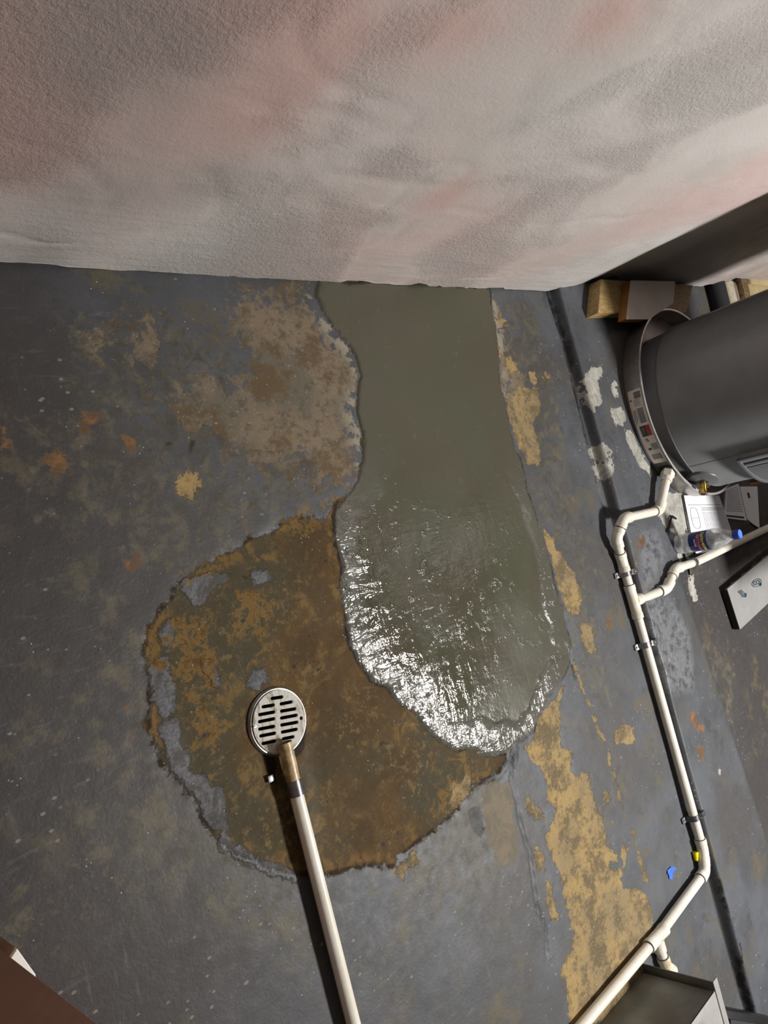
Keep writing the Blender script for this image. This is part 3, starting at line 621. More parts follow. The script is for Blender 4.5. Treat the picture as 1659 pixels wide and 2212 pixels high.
# loose plaster crumbs in the gap under the wall
crumbs = []
cr = thing('plaster_crumb', 'largest pale plaster crumb lying at the wall foot above the wet cement', 'crumb', (1.656, 0.5923, 0.004))
bm = bmesh.new(); bmesh.ops.create_icosphere(bm, subdivisions=2, radius=.009)
for v in bm.verts: v.co = Vector((v.co.x * 1.3, v.co.y * .8, v.co.z * .6)) * (1 + .3 * (rng.random() - .5))
link('chip', bm_mesh(bm, 'chip', True), M['plaster_chip'], cr)

# ------------------------------------------------------------------ wet cement patch
def make_patch():
    P = np.array(PATCH); st = .0045
    xs = np.arange(P[:, 0].min() - .01, P[:, 0].max() + .01, st); ys = np.arange(P[:, 1].min() - .01, P[:, 1].max() + .01, st)
    X, Y = np.meshgrid(xs, ys, indexing='ij'); x = X.ravel(); y = Y.ravel()
    sd = sd_poly(x, y, PATCH) + .010 * fbm(x, y, 26, 3, 91)
    low = sstep(-y + .25 * (1.35 - x), -.28, .12)            # far half is trowelled smooth, near half is rough and runny
    left = sstep(1.6 - x, 0, .55)
    rug = np.clip(.10 + .9 * low * (.35 + .65 * left), 0, 1) * (.75 + .8 * (fbm(x, y, 6, 3, 95)))
    rim = sstep(.075 + .05 * fbm(x, y, 12, 3, 93) - sd, 0, .03) * sstep(-y, -.22, .05) * sstep(1.75 - x, -.1, .25)
    rug = np.clip(np.maximum(rug, rim * 1.0), .05, 1)
    c, s = math.cos(.75), math.sin(.75); u = x * c + y * s; v = -x * s + y * c
    Z = .0035 + .0030 * fbm(x, y, 3, 2, 97) + rug * (.0022 * fbm(u * .45, v, 15, 3, 99) + .0010 * fbm(x, y * .4, 30, 2, 101))
    Z = Z + .004 * low - .0070 * low * left * np.clip(1 - sd / .085, 0, 1) ** 1.05
    Z = np.where(sd < .006, np.minimum(Z, .0006 + .25 * sd), Z)
    Z = np.where(sd < 0, -.004, Z)
    nx, ny = X.shape; S = sd.reshape(nx, ny)
    keep = (np.maximum.reduce([S[:-1, :-1], S[1:, :-1], S[1:, 1:], S[:-1, 1:]]) > -.001)
    me = grid_mesh('wet_cement_patch', X, Y, Z.reshape(X.shape), keep)
    attr(me, 'rugged', rug); attr(me, 'rim', rim)
    o = link('wet_cement_patch', me, M['patch'])
    tag(o, 'wet olive grey cement patch, smooth by the wall and glistening at its lower end', 'cement patch')
    return o
patch = make_patch()

# ------------------------------------------------------------------ floor drain
DC = (.768, -.283)
def capsule(a, b, r, n=6):
    a = Vector(a[:2]); b = Vector(b[:2]); d = (b - a).normalized(); p = Vector((-d.y, d.x)); out = []
    for i in range(n + 1):
        t = PI / 2 + PI * i / n; out.append(a + r * (math.cos(t) * d + math.sin(t) * p))
    for i in range(n + 1):
        t = -PI / 2 + PI * i / n; out.append(b + r * (math.cos(t) * d + math.sin(t) * p))
    return [(q.x - DC[0], q.y - DC[1]) for q in out]
SLOTS = [(0.7634,-0.2376),(0.7854,-0.2421),(0.741,-0.2457),(0.7632,-0.25),(0.7301,-0.2566),(0.7603,-0.2623),(0.7261,-0.2683),(0.7568,-0.2738),(0.7228,-0.2809),(0.7531,-0.2868),(0.7215,-0.2932),(0.7512,-0.299),(0.7795,-0.2535),(0.8026,-0.2575),(0.7765,-0.2662),(0.8067,-0.2723),(0.7728,-0.2781),(0.8062,-0.2845),(0.7696,-0.2903),(0.8037,-0.2972),(0.7672,-0.3028),(0.7985,-0.3089),(0.7655,-0.3151),(0.7875,-0.3193),(0.722,-0.3075),(0.7483,-0.313)]
SCREW = [(0.7145,-0.2728),(0.815,-0.2934),(0.7653,-0.3276)]
drain = thing('floor_drain', 'round slotted metal drain grate set in the rust stained floor', 'drain', (DC[0], DC[1], .001))
circ = lambda cx_, cy_, r, n=24: [(cx_ + r * math.cos(2 * PI * k / n), cy_ + r * math.sin(2 * PI * k / n)) for k in range(n)]
holes = [capsule(SLOTS[i], SLOTS[i + 1], .0036) for i in range(0, len(SLOTS), 2)]
holes += [circ(SCREW[1][0] - DC[0], SCREW[1][1] - DC[1], .0042, 16), circ(SCREW[2][0] - DC[0], SCREW[2][1] - DC[1], .0048, 16)]
gm = curve_plate(circ(0, 0, .0575, 72), holes, .0018, .0006)
gr = link('grate', gm, M['chrome'], drain); gr.location = (0, 0, .001)
lathe('collar', M['steel'], drain, [(.0568, -.004), (.0580, .0006), (.0605, .0006), (.0640, -.005)], 64)
lathe('well', M['gap'], drain, [(.0001, -.078), (.050, -.078), (.0515, -.006), (.0565, -.006)], 40)
sx, sy = SCREW[0][0] - DC[0], SCREW[0][1] - DC[1]
lathe('screw', M['steel'], drain, [(.0001, .0045), (.0030, .0042), (.0040, .0030), (.0042, .0015)], 20, Matrix.Translation((sx, sy, 0)))
lathe('screw_socket', M['gap'], drain, [(.0001, .0047), (.0011, .0047)], 8, Matrix.Translation((sx, sy, 0)))

# ------------------------------------------------------------------ pipes
PR = .0134
def fitting(name, parent, pts, mat=None, r=PR * 1.28, lip=.006):
    """socketed fitting swept along pts, slightly wider at both mouths"""
    pts = [Vector(p) for p in pts]; n = len(pts)
    rr = [r * .93] * n
    rr[0] = rr[-1] = r
    # add mouth lips
    a = pts[0] + (pts[1] - pts[0]).normalized() * lip * 2.3; b = pts[-1] + (pts[-2] - pts[-1]).normalized() * lip * 2.3
    a2 = pts[0] + (pts[1] - pts[0]).normalized() * (lip * 2.3 + .0015); b2 = pts[-1] + (pts[-2] - pts[-1]).normalized() * (lip * 2.3 + .0015)
    P = [pts[0], a, a2] + pts[1:-1] + [b2, b, pts[-1]]; R = [r, r, r * .94] + [r * .94] * (n - 2) + [r * .94, r, r]
    return tube(name, mat or M['pvc'], parent, P, R, 28)
def elbow_pts(c, d0, d1, L):
    """from c - d0*L round the corner to c + d1*L"""
    c = Vector(c); d0 = Vector(d0).normalized(); d1 = Vector(d1).normalized(); k = L * .45; out = [c - d0 * L]
    p0 = c - d0 * k; p1 = c + d1 * k
    for i in range(7):
        t = i / 6; out.append(p0 * (1 - t) ** 2 + c * 2 * t * (1 - t) + p1 * t * t)
    out.append(c + d1 * L); return out
def run(parent, nodes, L=.034, mats=None):
    """pipe run through nodes; a fitting at every inner node"""
    V = [Vector(p) for p in nodes]
    for i in range(len(V) - 1):
        tube('pipe', M['pvc'], parent, [V[i], V[i + 1]], PR, 28)
    for i in range(1, len(V) - 1):
        fitting('elbow', parent, elbow_pts(V[i], V[i] - V[i - 1], V[i + 1] - V[i], L))
        for s_, q in ((-1, V[i - 1]), (1, V[i + 1])):
            d = (q - V[i]).normalized(); p = V[i] + d * L
            tube('joint_ring', M['gap'], parent, [p, p + d * .0012], PR * 1.07, 24)

line = thing('drain_pipe', 'branching white plastic drain pipe running from the heater pan along the slab edge', 'pipe', (0, 0, 0))
T1 = (2.025, -.372, .0175); T2 = (1.705, -1.203, .0175)
N1 = [(2.322, -.036, .074), (2.243, -.138, .0565), (2.030, -.126, .0560), (1.998, -.176, .034), (2.0225, -.250, .0175), T1]
N2 = [T1, (2.030, -1.120, .0215), (2.008, -1.176, .0215), T2]
run(line, N1, .030); run(line, N2, .032)
tube('pipe', M['pvc'], line, [T2, (.95, -1.213, .0175)], PR, 28)
def tee(parent, c, d, br, L=.040, Lb=.036):
    c = Vector(c); d = Vector(d).normalized(); br = Vector(br).normalized()
    t = fitting('tee', parent, [c - d * L, c - d * L * .3, c + d * L * .3, c + d * L])
    fitting('tee_branch', t, [c + br * .006, c + br * .016, c + br * Lb])
    for s_ in (-1, 1):
        tube('joint_ring', M['gap'], parent, [c + d * L * s_, c + d * (L + .0014) * s_], PR * 1.07, 24)
V = Vector
tee(line, T1, V(T1) - V(N1[-2]), (1, 0.02, .10), .050)
tee(line, T2, (1, 0, 0), (.02, -1, .0), .044)
NB = [V(T1), V((2.172, -.372, .050)), V((2.248, -.326, .0535)), V((2.392, -.336, .0515)), V((3.35, -.338, .0515))]
branch = line
tube('pipe', M['pvc'], branch, [NB[0] + (NB[1] - NB[0]).normalized() * .030, NB[1]], PR, 28)
tube('pipe', M['pvc'], branch, [NB[1], NB[2]], PR, 28); tube('pipe', M['pvc'], branch, [NB[2], NB[3]], PR, 28); tube('pipe', M['pvc'], branch, [NB[3], NB[4]], PR, 28)
fitting('elbow', branch, elbow_pts(NB[1], NB[1] - NB[0], NB[2] - NB[1], .032)); fitting('elbow', branch, elbow_pts(NB[2], NB[2] - NB[1], NB[3] - NB[2], .034))
for c_, q in ((NB[1], NB[0]), (NB[2], NB[1]), (NB[2], NB[3])):
    d = (q - c_).normalized(); tube('joint_ring', M['gap'], branch, [c_ + d * .033, c_ + d * .0345], PR * 1.07, 24)
stub = line
s0 = V(T2) + V((0, -.030, 0)); s1 = V((1.712, -1.285, .0185)); s2 = V((1.745, -1.325, .020))
tube('pipe', M['pvc'], stub, [s0, s1], PR, 28); fitting('elbow', stub, elbow_pts(s1, s1 - s0, s2 - s1, .028))
tube('joint_ring', M['gap'], stub, [s1 - (s1 - s0).normalized() * .028, s1 - (s1 - s0).normalized() * .0295], PR * 1.07, 24)
# hex bushing at the pan
hx = V(N1[0]); hd = (V(N1[1]) - hx).normalized()
hexm = bmesh.new(); tube_bm(hexm, [hx - hd * .012, hx - hd * .011, hx + hd * .010, hx + hd * .011], [.0205, .0215, .0215, .0200], 6)
link('hex_bushing', bm_mesh(hexm, 'hex_bushing'), M['pvc'], line)
tube('bushing_collar', M['pvc'], line, [hx + hd * .010, hx + hd * .026], .0178, 28)

dp = thing('condensate_pipe', 'long white plastic pipe lying on the floor and ending over the drain grate', 'pipe')
d0 = V((.7575, -.318, .0190)); dm = V((.7550, -.402, .0185)); d1 = V((.7500, -1.35, .0165))
dl = (d1 - dm).normalized()
tube('pipe', M['pvc'], dp, [dm, d1], .0130, 28)
o = tube('pipe_end', M['pvc_dirty'], dp, [d0, d0 + (dm - d0) * .95], [.0134, .0134], 28, caps=False); o['label'] = 'brown stained open end of the pipe'
tube('pipe_bore', M['gap'], dp, [d0 + (dm - d0) * .04, d0 + (dm - d0) * .06], .0131, 24)
o = tube('band', M['strap_dark'], dp, [d0 + (dm - d0) * .83, dm + dl * .014], .0143, 28); o['label'] = 'dark steel clamp band'

def strap(label, c, d, wd=.016, zf=(0, 0), mat=None, rot=0.0, ear=.020):
    """two-hole pipe strap over a pipe; c pipe centre, d pipe direction, zf floor heights at the two feet"""
    c = V(c); d = V((d[0], d[1], 0)).normalized(); s = V((d.y, -d.x, 0)); t = thing('pipe_strap', label, 'pipe strap', (c.x, c.y, 0))
    bm = bmesh.new(); R = PR + .0012; prof = []
    prof.append((-(R + ear), zf[0] + .0022)); prof.append((-(R + .004), zf[0] + .0022)); prof.append((-R, zf[0] + .006))
    for i in range(13):
        a = PI - PI * i / 12; prof.append((R * math.cos(a), c.z + R * math.sin(a)))
    prof.append((R, zf[1] + .006)); prof.append((R + .004, zf[1] + .0022)); prof.append((R + ear, zf[1] + .0022))
    th = .0014
    for side in (0, 1): pass
    A = []
    for i, (u, z) in enumerate(prof):
        p = prof[max(0, i - 1)]; q = prof[min(len(prof) - 1, i + 1)]; tx, tz = q[0] - p[0], q[1] - p[1]; l = math.hypot(tx, tz); nx_, nz_ = -tz / l, tx / l
        row = []
        for w_ in (-wd / 2, wd / 2):
            for k in (0, th):
                row.append(bm.verts.new(V((0, 0, 0)) + s * (u + nx_ * k) + d * w_ + V((0, 0, z + nz_ * k))))
        A.append(row)
    for i in range(len(A) - 1):
        a, b = A[i], A[i + 1]
        bm.faces.new((a[0], a[2], b[2], b[0])); bm.faces.new((a[1], b[1], b[3], a[3])); bm.faces.new((a[0], b[0], b[1], a[1])); bm.faces.new((a[2], a[3], b[3], b[2]))
    bm.faces.new((A[0][0], A[0][1], A[0][3], A[0][2])); bm.faces.new((A[-1][0], A[-1][2], A[-1][3], A[-1][1]))
    autosmooth(link('strap_band', bm_mesh(bm, 'strap_band'), mat or M['steel'], t), .8)
    for sg, z in ((-1, zf[0]), (1, zf[1])):
        lathe('screw', M['steel'], t, [(.0001, .0058), (.0026, .0054), (.0038, .0038), (.0038, .003)], 14, Matrix.Translation(s * sg * (R + ear * .58) + V((0, 0, z))))
        lathe('screw_slot', M['gap'], t, [(.0001, .0061), (.0013, .0061)], 8, Matrix.Translation(s * sg * (R + ear * .58) + V((0, 0, z))))
    return t
strap('bright steel strap on the pipe above the upper tee', (2.0235, -.286, .0175), (0.02, 1), zf=(0, PAD), ear=.022)
strap('bright steel strap on the pipe just below the upper tee', (2.0265, -.503, .0175), (0, 1), zf=(0, PAD), ear=.021)
strap('dull steel strap low on the pipe above the yellow wire connector', (2.0295, -1.023, .0205), (0, 1), zf=(0, PAD), mat=M['strap_dark'], ear=.022)
strap('steel strap over the branch pipe beside the water bottle', (2.372, -.3345, .0520), (1, 0), zf=(PAD, PAD), mat=M['steel'], ear=.024)
t = thing('pipe_strap', 'rusty foot of the strap in the shadow beside the drain pipe end', 'pipe strap', (0.7219, -0.3727, 0.001))
box('strap_foot', M['strap_dark'], t, -.006, .006, -.006, .006, -.001, .0012, .0004)

# ------------------------------------------------------------------ drain pan and water heater
PC = (2.577, .180)
pan = thing('drain_pan', 'round grey metal drain pan under the water heater with printed sticker', 'drain pan', (PC[0], PC[1], PAD))
lathe('pan_wall', M['pan'], pan, [(.0001, .0015), (.317, .0015), (.318, .003), (.3225, .064), (.3195, .064), (.3155, .004), (.0001, .003)], 128)
lathe('pan_lip', M['pan_edge'], pan, [(.3190, .0630), (.3185, .0655), (.3225, .0665), (.3262, .0655), (.3262, .0628), (.3228, .0625)], 128)
# outlet ring on the pan wall
oa = math.atan2(hx.y - PC[1], hx.x - PC[0]); od = V((math.cos(oa), math.sin(oa), 0))
o = tube('outlet_gasket', M['black_rubber'], pan, [V((0, 0, .036)) + od * .316, V((0, 0, .036)) + od * .3285], .027, 32); o['label'] = 'black rubber outlet gasket'
def on_pan(a, z, off=.0006):
    r = .318 + (.3225 - .318) * ((z - .003) / .061) + off; return V((r * math.cos(a), r * math.sin(a), z))
def curved_quad(name, mat, parent, fn, a0, a1, z0, z1, off, n=8):
    bm = bmesh.new(); lo = []; hi = []
    for i in range(n + 1):
        a = a0 + (a1 - a0) * i / n; lo.append(bm.verts.new(fn(a, z0, off))); hi.append(bm.verts.new(fn(a, z1, off)))
    for i in range(n): bm.faces.new((lo[i], lo[i + 1], hi[i + 1], hi[i]))
    return link(name, bm_mesh(bm, name, True), mat, parent)
def wrap_text(name, mat, parent, txt, size, fn, a0, z0, off, R, sx=1.0, bold=0.0, rot=0.0):
    me = text_verts(txt, size, bold, 0, sx); c, s = math.cos(rot), math.sin(rot)
    for v in me.vertices:
        x, y = v.co.x * c - v.co.y * s, v.co.x * s + v.co.y * c
        v.co = fn(a0 + x / R, z0 + y, off)
    return link(name, me, mat, parent)
st0, st1 = math.radians(168), math.radians(213)
stk = curved_quad('sticker', M['white_board'], pan, on_pan, st0, st1, .010, .058, .0005, 16); stk['label'] = 'off-white printed sticker'
st_len = (st1 - st0)
def srect(name, mat, u0, u1, z0, z1, off=.0009): return curved_quad(name, mat, stk, on_pan, st0 + st_len * u0, st0 + st_len * u1, z0, z1, off, 4)
for k in range(11): srect('barcode_bar', M['ink_dark'], .030 + .0080 * k, .030 + .0080 * k + (.0055 if k % 3 else .003), .030, .054)
bmk = 0
for k in range(5): srect('print_line', M['ink'], .13 + .018 * k, .13 + .018 * k + .006, .026, .050 - .004 * (k % 2))
srect('print_block', M['ink'], .24, .43, .030, .052, .0008); 
for k in range(4): srect('print_line', M['ink'], .25, .44 - .02 * k, .014 + .0035 * k, .0155 + .0035 * k)
srect('black_panel', M['ink_dark'], .465, .605, .020, .040); srect('red_panel', M['red'], .465, .605, .040, .054)
for k in range(3): srect('panel_lettering', M['ink'], .485, .58 - .02 * k, .025 + .004 * k, .0265 + .004 * k, .0011)
wrap_text('lettering', M['ink_dark'], stk, '27', .012, on_pan, st0 + st_len * .655, .028, .0010, .322, 1.0, .0004)
for k in range(5): srect('print_line', M['ink'], .71, .80, .034 + .0045 * k, .0365 + .0045 * k)
srect('print_symbol', M['ink_dark'], .765, .795, .020, .030); 
for k in range(4): srect('print_line', M['ink'], .86, .94, .020 + .008 * k, .0255 + .008 * k)
wrap_text('lettering', M['ink_dark'], stk, '0', .011, on_pan, st0 + st_len * .125, .016, .0010, .322, 1.0, .0004)

HC = (2.577, .158); HR = .278
tank = thing('water_heater', 'large dark grey cylindrical water heater standing in the round drain pan', 'water heater', (HC[0], HC[1], PAD))
lathe('jacket', M['tank'], tank, [(.262, .0065), (.268, .012), (.2715, .080), (.2720, .084), (HR, .0865), (HR, 1.30), (HR - .01, 1.315), (.0001, 1.32)], 160, ang=.5)
lathe('seam_band', M['tank_trim'], tank, [(HR - .001, .0845), (HR + .0012, .0852), (HR + .0012, .0875), (HR - .001, .0885)], 160)
def on_tank(a, z, off=0.0): r = HR + off; return V((r * math.cos(a), r * math.sin(a), z))
va = math.radians(-120.5); vd = V((math.cos(va), math.sin(va), 0)); vc = V((0, 0, .092)) + vd * HR
lathe('escutcheon', M['tank_trim'], tank, [(.014, .010), (.030, .009), (.046, .0035), (.050, -.004), (.050, -.012)], 56, Matrix.Translation(vc + vd * .0) @ V((0, 0, 1)).rotation_difference(vd).to_matrix().to_4x4())
val = tube('drain_valve', M['brass'], tank, [vc + vd * .004, vc + vd * .018, vc + vd * .020, vc + vd * .040, vc + vd * .0405, vc + vd * .052], [.009, .009, .0115, .0115, .0135, .0135], 24); val['label'] = 'brass drain valve'
tube('valve_bore', M['gap'], val, [vc + vd * .0521, vc + vd * .0524], .0095, 20)
side = V((0, 0, 1)).cross(vd)
tube('valve_stem', M['brass'], val, [vc + vd * .026, vc + vd * .026 + V((0, 0, .018)) + side * .004], .0045, 14)
lathe('valve_hole', M['gap'], tank, [(.0001, .0112), (.0165, .0108), (.0175, .009)], 30, Matrix.Translation(vc) @ V((0, 0, 1)).rotation_difference(vd).to_matrix().to_4x4())
# access panel: a raised frame with a recessed face
ap0, ap1 = math.radians(-137.0), math.radians(-97.0)
def cquad(name, mat, parent, a0, a1, z0, z1, o0, o1, n=12):
    bm = bmesh.new(); G_ = []
    for i in range(n + 1):
        a = a0 + (a1 - a0) * i / n; G_.append([bm.verts.new(on_tank(a, z0, o0)), bm.verts.new(on_tank(a, z0, o1)), bm.verts.new(on_tank(a, z1, o1)), bm.verts.new(on_tank(a, z1, o0))])
    for i in range(n):
        for k in range(4): bm.faces.new((G_[i][k], G_[i][(k + 1) % 4], G_[i + 1][(k + 1) % 4], G_[i + 1][k]))
    bm.faces.new(G_[0]); bm.faces.new(G_[-1][::-1])
    return autosmooth(link(name, bm_mesh(bm, name), mat, parent), .7)
apn = cquad('access_panel', M['tank'], tank, ap0, ap1, .243, .62, -.002, .016)
cquad('panel_rail', M['tank_trim'], apn, ap0, ap0 + .020, .243, .62, .015, .026); cquad('panel_rail', M['tank_trim'], apn, ap0 + .10, ap0 + .125, .250, .62, .015, .020)
cquad('panel_rail', M['tank_trim'], apn, ap0, ap1, .243, .250, .015, .026); cquad('panel_rail', M['tank_trim'], apn, ap1 - .02, ap1, .243, .62, .015, .026)
cquad('panel_face', M['tank_trim'], apn, ap0 + .17, ap1 - .02, .250, .62, .014, .018)
cquad('seam_line', M['tank_trim'], tank, math.radians(-137.2), math.radians(-137.0) + .004, .09, .243, 0.0, .0008, 2)
rp = thing('relief_pipe', 'dark brown relief pipe hanging beside the water heater', 'pipe', (0, 0, 0))
rpx = V((2.7054, -0.1415, 0.16)); 
tube('pipe', M['copper'], rp, [rpx, rpx + V((0, 0, 1.1))], .0115, 24)

# ------------------------------------------------------------------ lumber and offcuts by the wall
def slab(name, mat, parent, x0, x1, yf, yb, zf, zb, th, shear=0.0, edge=None, bevel=.001):
    """board whose top slopes from (yf, zf) at the front to (yb, zb) at the back"""
    bm = bmesh.new(); vv = []
    for x, y, z in ((x0, yf, zf), (x1, yf, zf), (x1 + shear, yb, zb), (x0 + shear, yb, zb)):
        vv.append((bm.verts.new((x, y, z)), bm.verts.new((x, y, z - th))))
    bm.faces.new([v[0] for v in vv]); bm.faces.new([v[1] for v in vv][::-1])
    for i in range(4):
        a, b = vv[i], vv[(i + 1) % 4]; bm.faces.new((a[0], a[1], b[1], b[0]))
    bmesh.ops.bevel(bm, geom=list(bm.edges), offset=bevel, segments=1, affect='EDGES')
    return link(name, bm_mesh(bm, name), mat, parent)
ww = thing('lumber_block', 'pale pine board with curving grain lying at the wall foot behind the pan', 'wood block')
prism('board', M['wood'], ww, [(2.1548,0.4928),(2.7571,0.4997),(2.8784,0.6078),(2.2263,0.6031)], PAD + .001, .080, .0012)
bw = thing('lumber_block', 'white faced block with reddish wood end lying on the pine board', 'wood block')
o = prism('block_core', M['wood_red'], bw, [(2.2548,0.4624),(2.3985,0.4633),(2.6039,0.5205),(2.663,0.5987),(2.3478,0.5891)], .081, .1105, .0008); o['label'] = 'reddish brown wood core'
prism('block', M['white_board'], bw, [(2.2529,0.4602),(2.3966,0.4609),(2.6028,0.5196),(2.6629,0.5995),(2.3475,0.5898)], .1108, .1135, .0006)
def stick(name, label, cat, mat, px0, px1, r, z=PAD, square=False, tilt=0):
    pass
SP = [(3.035, .070), (3.150, .066), (3.245, .064), (3.345, .066)]
st = thing('foam_tube', 'black foam pipe sleeve, nearest the pine board of the pieces lying at the wall', 'pipe'); tube('sleeve', M['black_rubber'], st, [(3.115, .655, PAD + .036), (3.090, .30, PAD + .036)], .032, 24)
st = thing('plaster_rod', 'cream rounded rod between the black sleeve and the taupe board', 'rod')
tube('rod', M['dowel'], st, [(3.232, .645, PAD + .030), (3.230, .640, PAD + .030), (3.224, .63, PAD + .030), (3.190, .30, PAD + .030)], [.004, .020, .027, .027], 24)
st = thing('flat_board', 'narrow taupe board right of the cream rod, one edge cream', 'board'); box('board', M['taupe'], st, -.030, .024, -.19, .17, 0, .020, .002)
box('board_edge', M['dowel'], st, .024, .029, -.19, .160, 0, .019, .001); st.location = (3.312, .480, PAD + .002); st.rotation_euler = (0, 0, -.08)
st = thing('wood_scrap', 'weathered brown wood offcut between taupe and ochre boards', 'wood scrap'); box('wood', M['wood_dark'], st, -.030, .030, -.15, .17, 0, .030, .004)
st.location = (3.408, .505, PAD + .002); st.rotation_euler = (0, 0, -.10)
st = thing('panel_board', 'ochre board lying against the wall at the right picture edge', 'board'); box('panel', M['osb'], st, 3.47, 4.3, .20, .660, PAD + .001, PAD + .022, .003)
box('panel_edge', M['osb'], st, 3.47, 4.3, .640, .668, PAD + .022, PAD + .040, .003)

# ------------------------------------------------------------------ papers, bottle, hex key
def sheet(name, label, pts, z0, z1, mat=None):
    t = thing(name, label, 'paper', (0, 0, 0)); b = prism('pages', mat or M['paper'], t, pts, z0, z1); return t, b
BK = [(2.4501,-0.1194),(2.7038,-0.1589),(2.7251,-0.2981),(2.4299,-0.2454)]
t, b = sheet('instruction_booklet', 'white instruction booklet with a printed table beside the pan', BK, PAD + .001, PAD + .009)
box('edge_shadow', M['black'], t, -.005, .0, 0, .2, 0, .0075, M=Matrix.Translation((BK[0][0], BK[0][1], PAD + .001)) @ Matrix.Rotation(math.atan2(BK[3][1] - BK[0][1], BK[3][0] - BK[0][0]) - PI / 2, 4, 'Z') )  # black strip standing in for the shadow along the booklet's left edge
def bil(P4, u, v):
    a, b_, c_, d_ = [V((p[0], p[1], 0)) for p in P4]; return (a * (1 - u) + b_ * u) * (1 - v) + (d_ * (1 - u) + c_ * u) * v
def ink_rects(name, P4, rects, z, mat, parent):
    bm = bmesh.new()
    for u0, u1, v0, v1 in rects:
        q = [bil(P4, u, v) for u, v in ((u0, v0), (u1, v0), (u1, v1), (u0, v1))]
        bm.faces.new([bm.verts.new((p.x, p.y, z)) for p in q])
    return link(name, bm_mesh(bm, name), mat, parent)
R_ = [(.05, .95, .245, .255)]
ink_rects('rule', BK, R_, PAD + .0093, M['ink_dark'], b)
tb = []
for j in range(3): tb.append((.38, .98, .32 + .035 * j, .333 + .035 * j))
for i in range(15):
    u = .38 + .04 * i
    for j in range(14): tb.append((u, u + .018 + .010 * rng.random(), .44 + .034 * j, .455 + .034 * j))
o = ink_rects('table_print', BK, tb, PAD + .0093, M['ink'], b)
oval = []
def ring_ink(P4, cu_, cv_, ru, rv, th, n, z, mat, parent, name):
    bm = bmesh.new(); A = []
    for k in range(n):
        a = 2 * PI * k / n; ca = math.copysign(abs(math.cos(a)) ** .6, math.cos(a)); sa = math.copysign(abs(math.sin(a)) ** .6, math.sin(a))
        p = bil(P4, cu_ + ru * ca, cv_ + rv * sa); q = bil(P4, cu_ + (ru - th) * ca, cv_ + (rv - th) * sa)
        A.append((bm.verts.new((p.x, p.y, z)), bm.verts.new((q.x, q.y, z))))
    for k in range(n): bm.faces.new((A[k][0], A[(k + 1) % n][0], A[(k + 1) % n][1], A[k][1]))
    return link(name, bm_mesh(bm, name), mat, parent)
ring_ink(BK, .17, .60, .10, .28, .012, 40, PAD + .0093, M['ink'], b, 'oval_drawing'); ink_rects('rule', BK, [(.08, .26, .595, .605)], PAD + .0093, M['ink'], b)
B2 = [(2.7768,-0.1444),(2.8899,-0.1435),(2.8749,-0.2807),(2.6994,-0.2393)]
t, b = sheet('instruction_booklet', 'second booklet in the shade between the white booklet and the brown pipe', B2, PAD + .001, PAD + .007)
ink_rects('print', B2, [(.1, .9, .06 + .05 * k, .075 + .05 * k) for k in range(15)], PAD + .0073, M['ink'], b)
ink_rects('black_bar', B2, [(.02, .90, .90, .955)], PAD + .0074, M['ink_dark'], b)
B3 = [(2.904,-0.1545),(3.0588,-0.1773),(2.9762,-0.3276),(2.9329,-0.3053),(2.8909,-0.2765)]
t, b = sheet('instruction_booklet', 'third folded sheet in the shade beneath the brown pipe', B3, PAD + .001, PAD + .003)
ink_rects('print_mark', B3[:2] + [B3[2], B3[3]], [(.30, .45, .16, .30)], PAD + .0033, M['ink_dark'], b)
B4 = [(2.4025,-0.2862),(2.6482,-0.3127),(2.7922,-0.3272),(2.6528,-0.3419),(2.446,-0.3171)]
t, b = sheet('paper_slip', 'white paper slip under the bottle beside the branch pipe', B4, PAD + .0008, PAD + .0018)

BP = V((2.3368, -0.2645, 0.036))
BR = .0315; RB = BR
bot = thing('water_bottle', 'clear plastic water bottle with blue label and blue cap standing beside the pan', 'bottle', (BP.x, BP.y, PAD + .001), math.radians(0))
prof = [(.0001, .004), (.020, .003), (.027, .0005), (.0305, .004), (BR, .010), (BR, .022), (BR - .0022, .026), (BR, .031), (BR, .046), (BR - .0018, .050), (BR - .0012, .054), (BR - .0012, .108), (BR, .112), (BR + .0005, .118), (BR - .001, .134), (BR - .006, .152), (BR - .013, .168), (.0135, .178), (.0125, .184), (.0125, .192)]
inner = [(max(.0001, r - .0006), z + (.0008 if i < 4 else 0)) for i, (r, z) in enumerate(prof)][::-1]
body = lathe('bottle_body', M['clear'], bot, prof + inner, 48, ang=1.2)
for j in range(10):
    a = 2 * PI * j / 10
    pass
def on_bot(a, z, off=0.0): r = BR - .0006 + off; return V((r * math.cos(a), r * math.sin(a), z))
lab = lathe('label', M['label_blue'], bot, [(BR - .0008, .051), (BR - .0004, .0515), (BR - .0004, .1085), (BR - .0008, .109)], 48); lab['label'] = 'blue paper label'
fa = math.atan2(-BP.y, -BP.x)         # towards the viewer
wrap_text('lettering', M['yellow_print'], lab, 'Springtime', .0155, on_bot, fa + .12, .0970, .0006, BR, 1.0, .0005)
wrap_text('lettering', M['pink_print'], lab, 'ARTESIAN', .0130, on_bot, fa + .16, .0820, .0006, BR, 1.0, .0006)
wrap_text('lettering', M['white_print'], lab, 'WATER', .0075, on_bot, fa + .14, .0715, .0006, BR, 1.0, .0003)
cap = lathe('cap', M['cap_blue'], bot, [(.0135, .183), (.0148, .1835), (.0148, .187), (.0142, .188), (.0148, .189), (.0148, .2005), (.0140, .2025)], 40, ang=.9)
lathe('cap_top', M['cap_top'], cap, [(.0140, .2025), (.0001, .2030)], 40)
lathe('cap_ridge', M['cap_blue'], cap, [(.0148, .1895), (.0154, .191), (.0154, .199), (.0148, .2005)], 24, ang=.1)

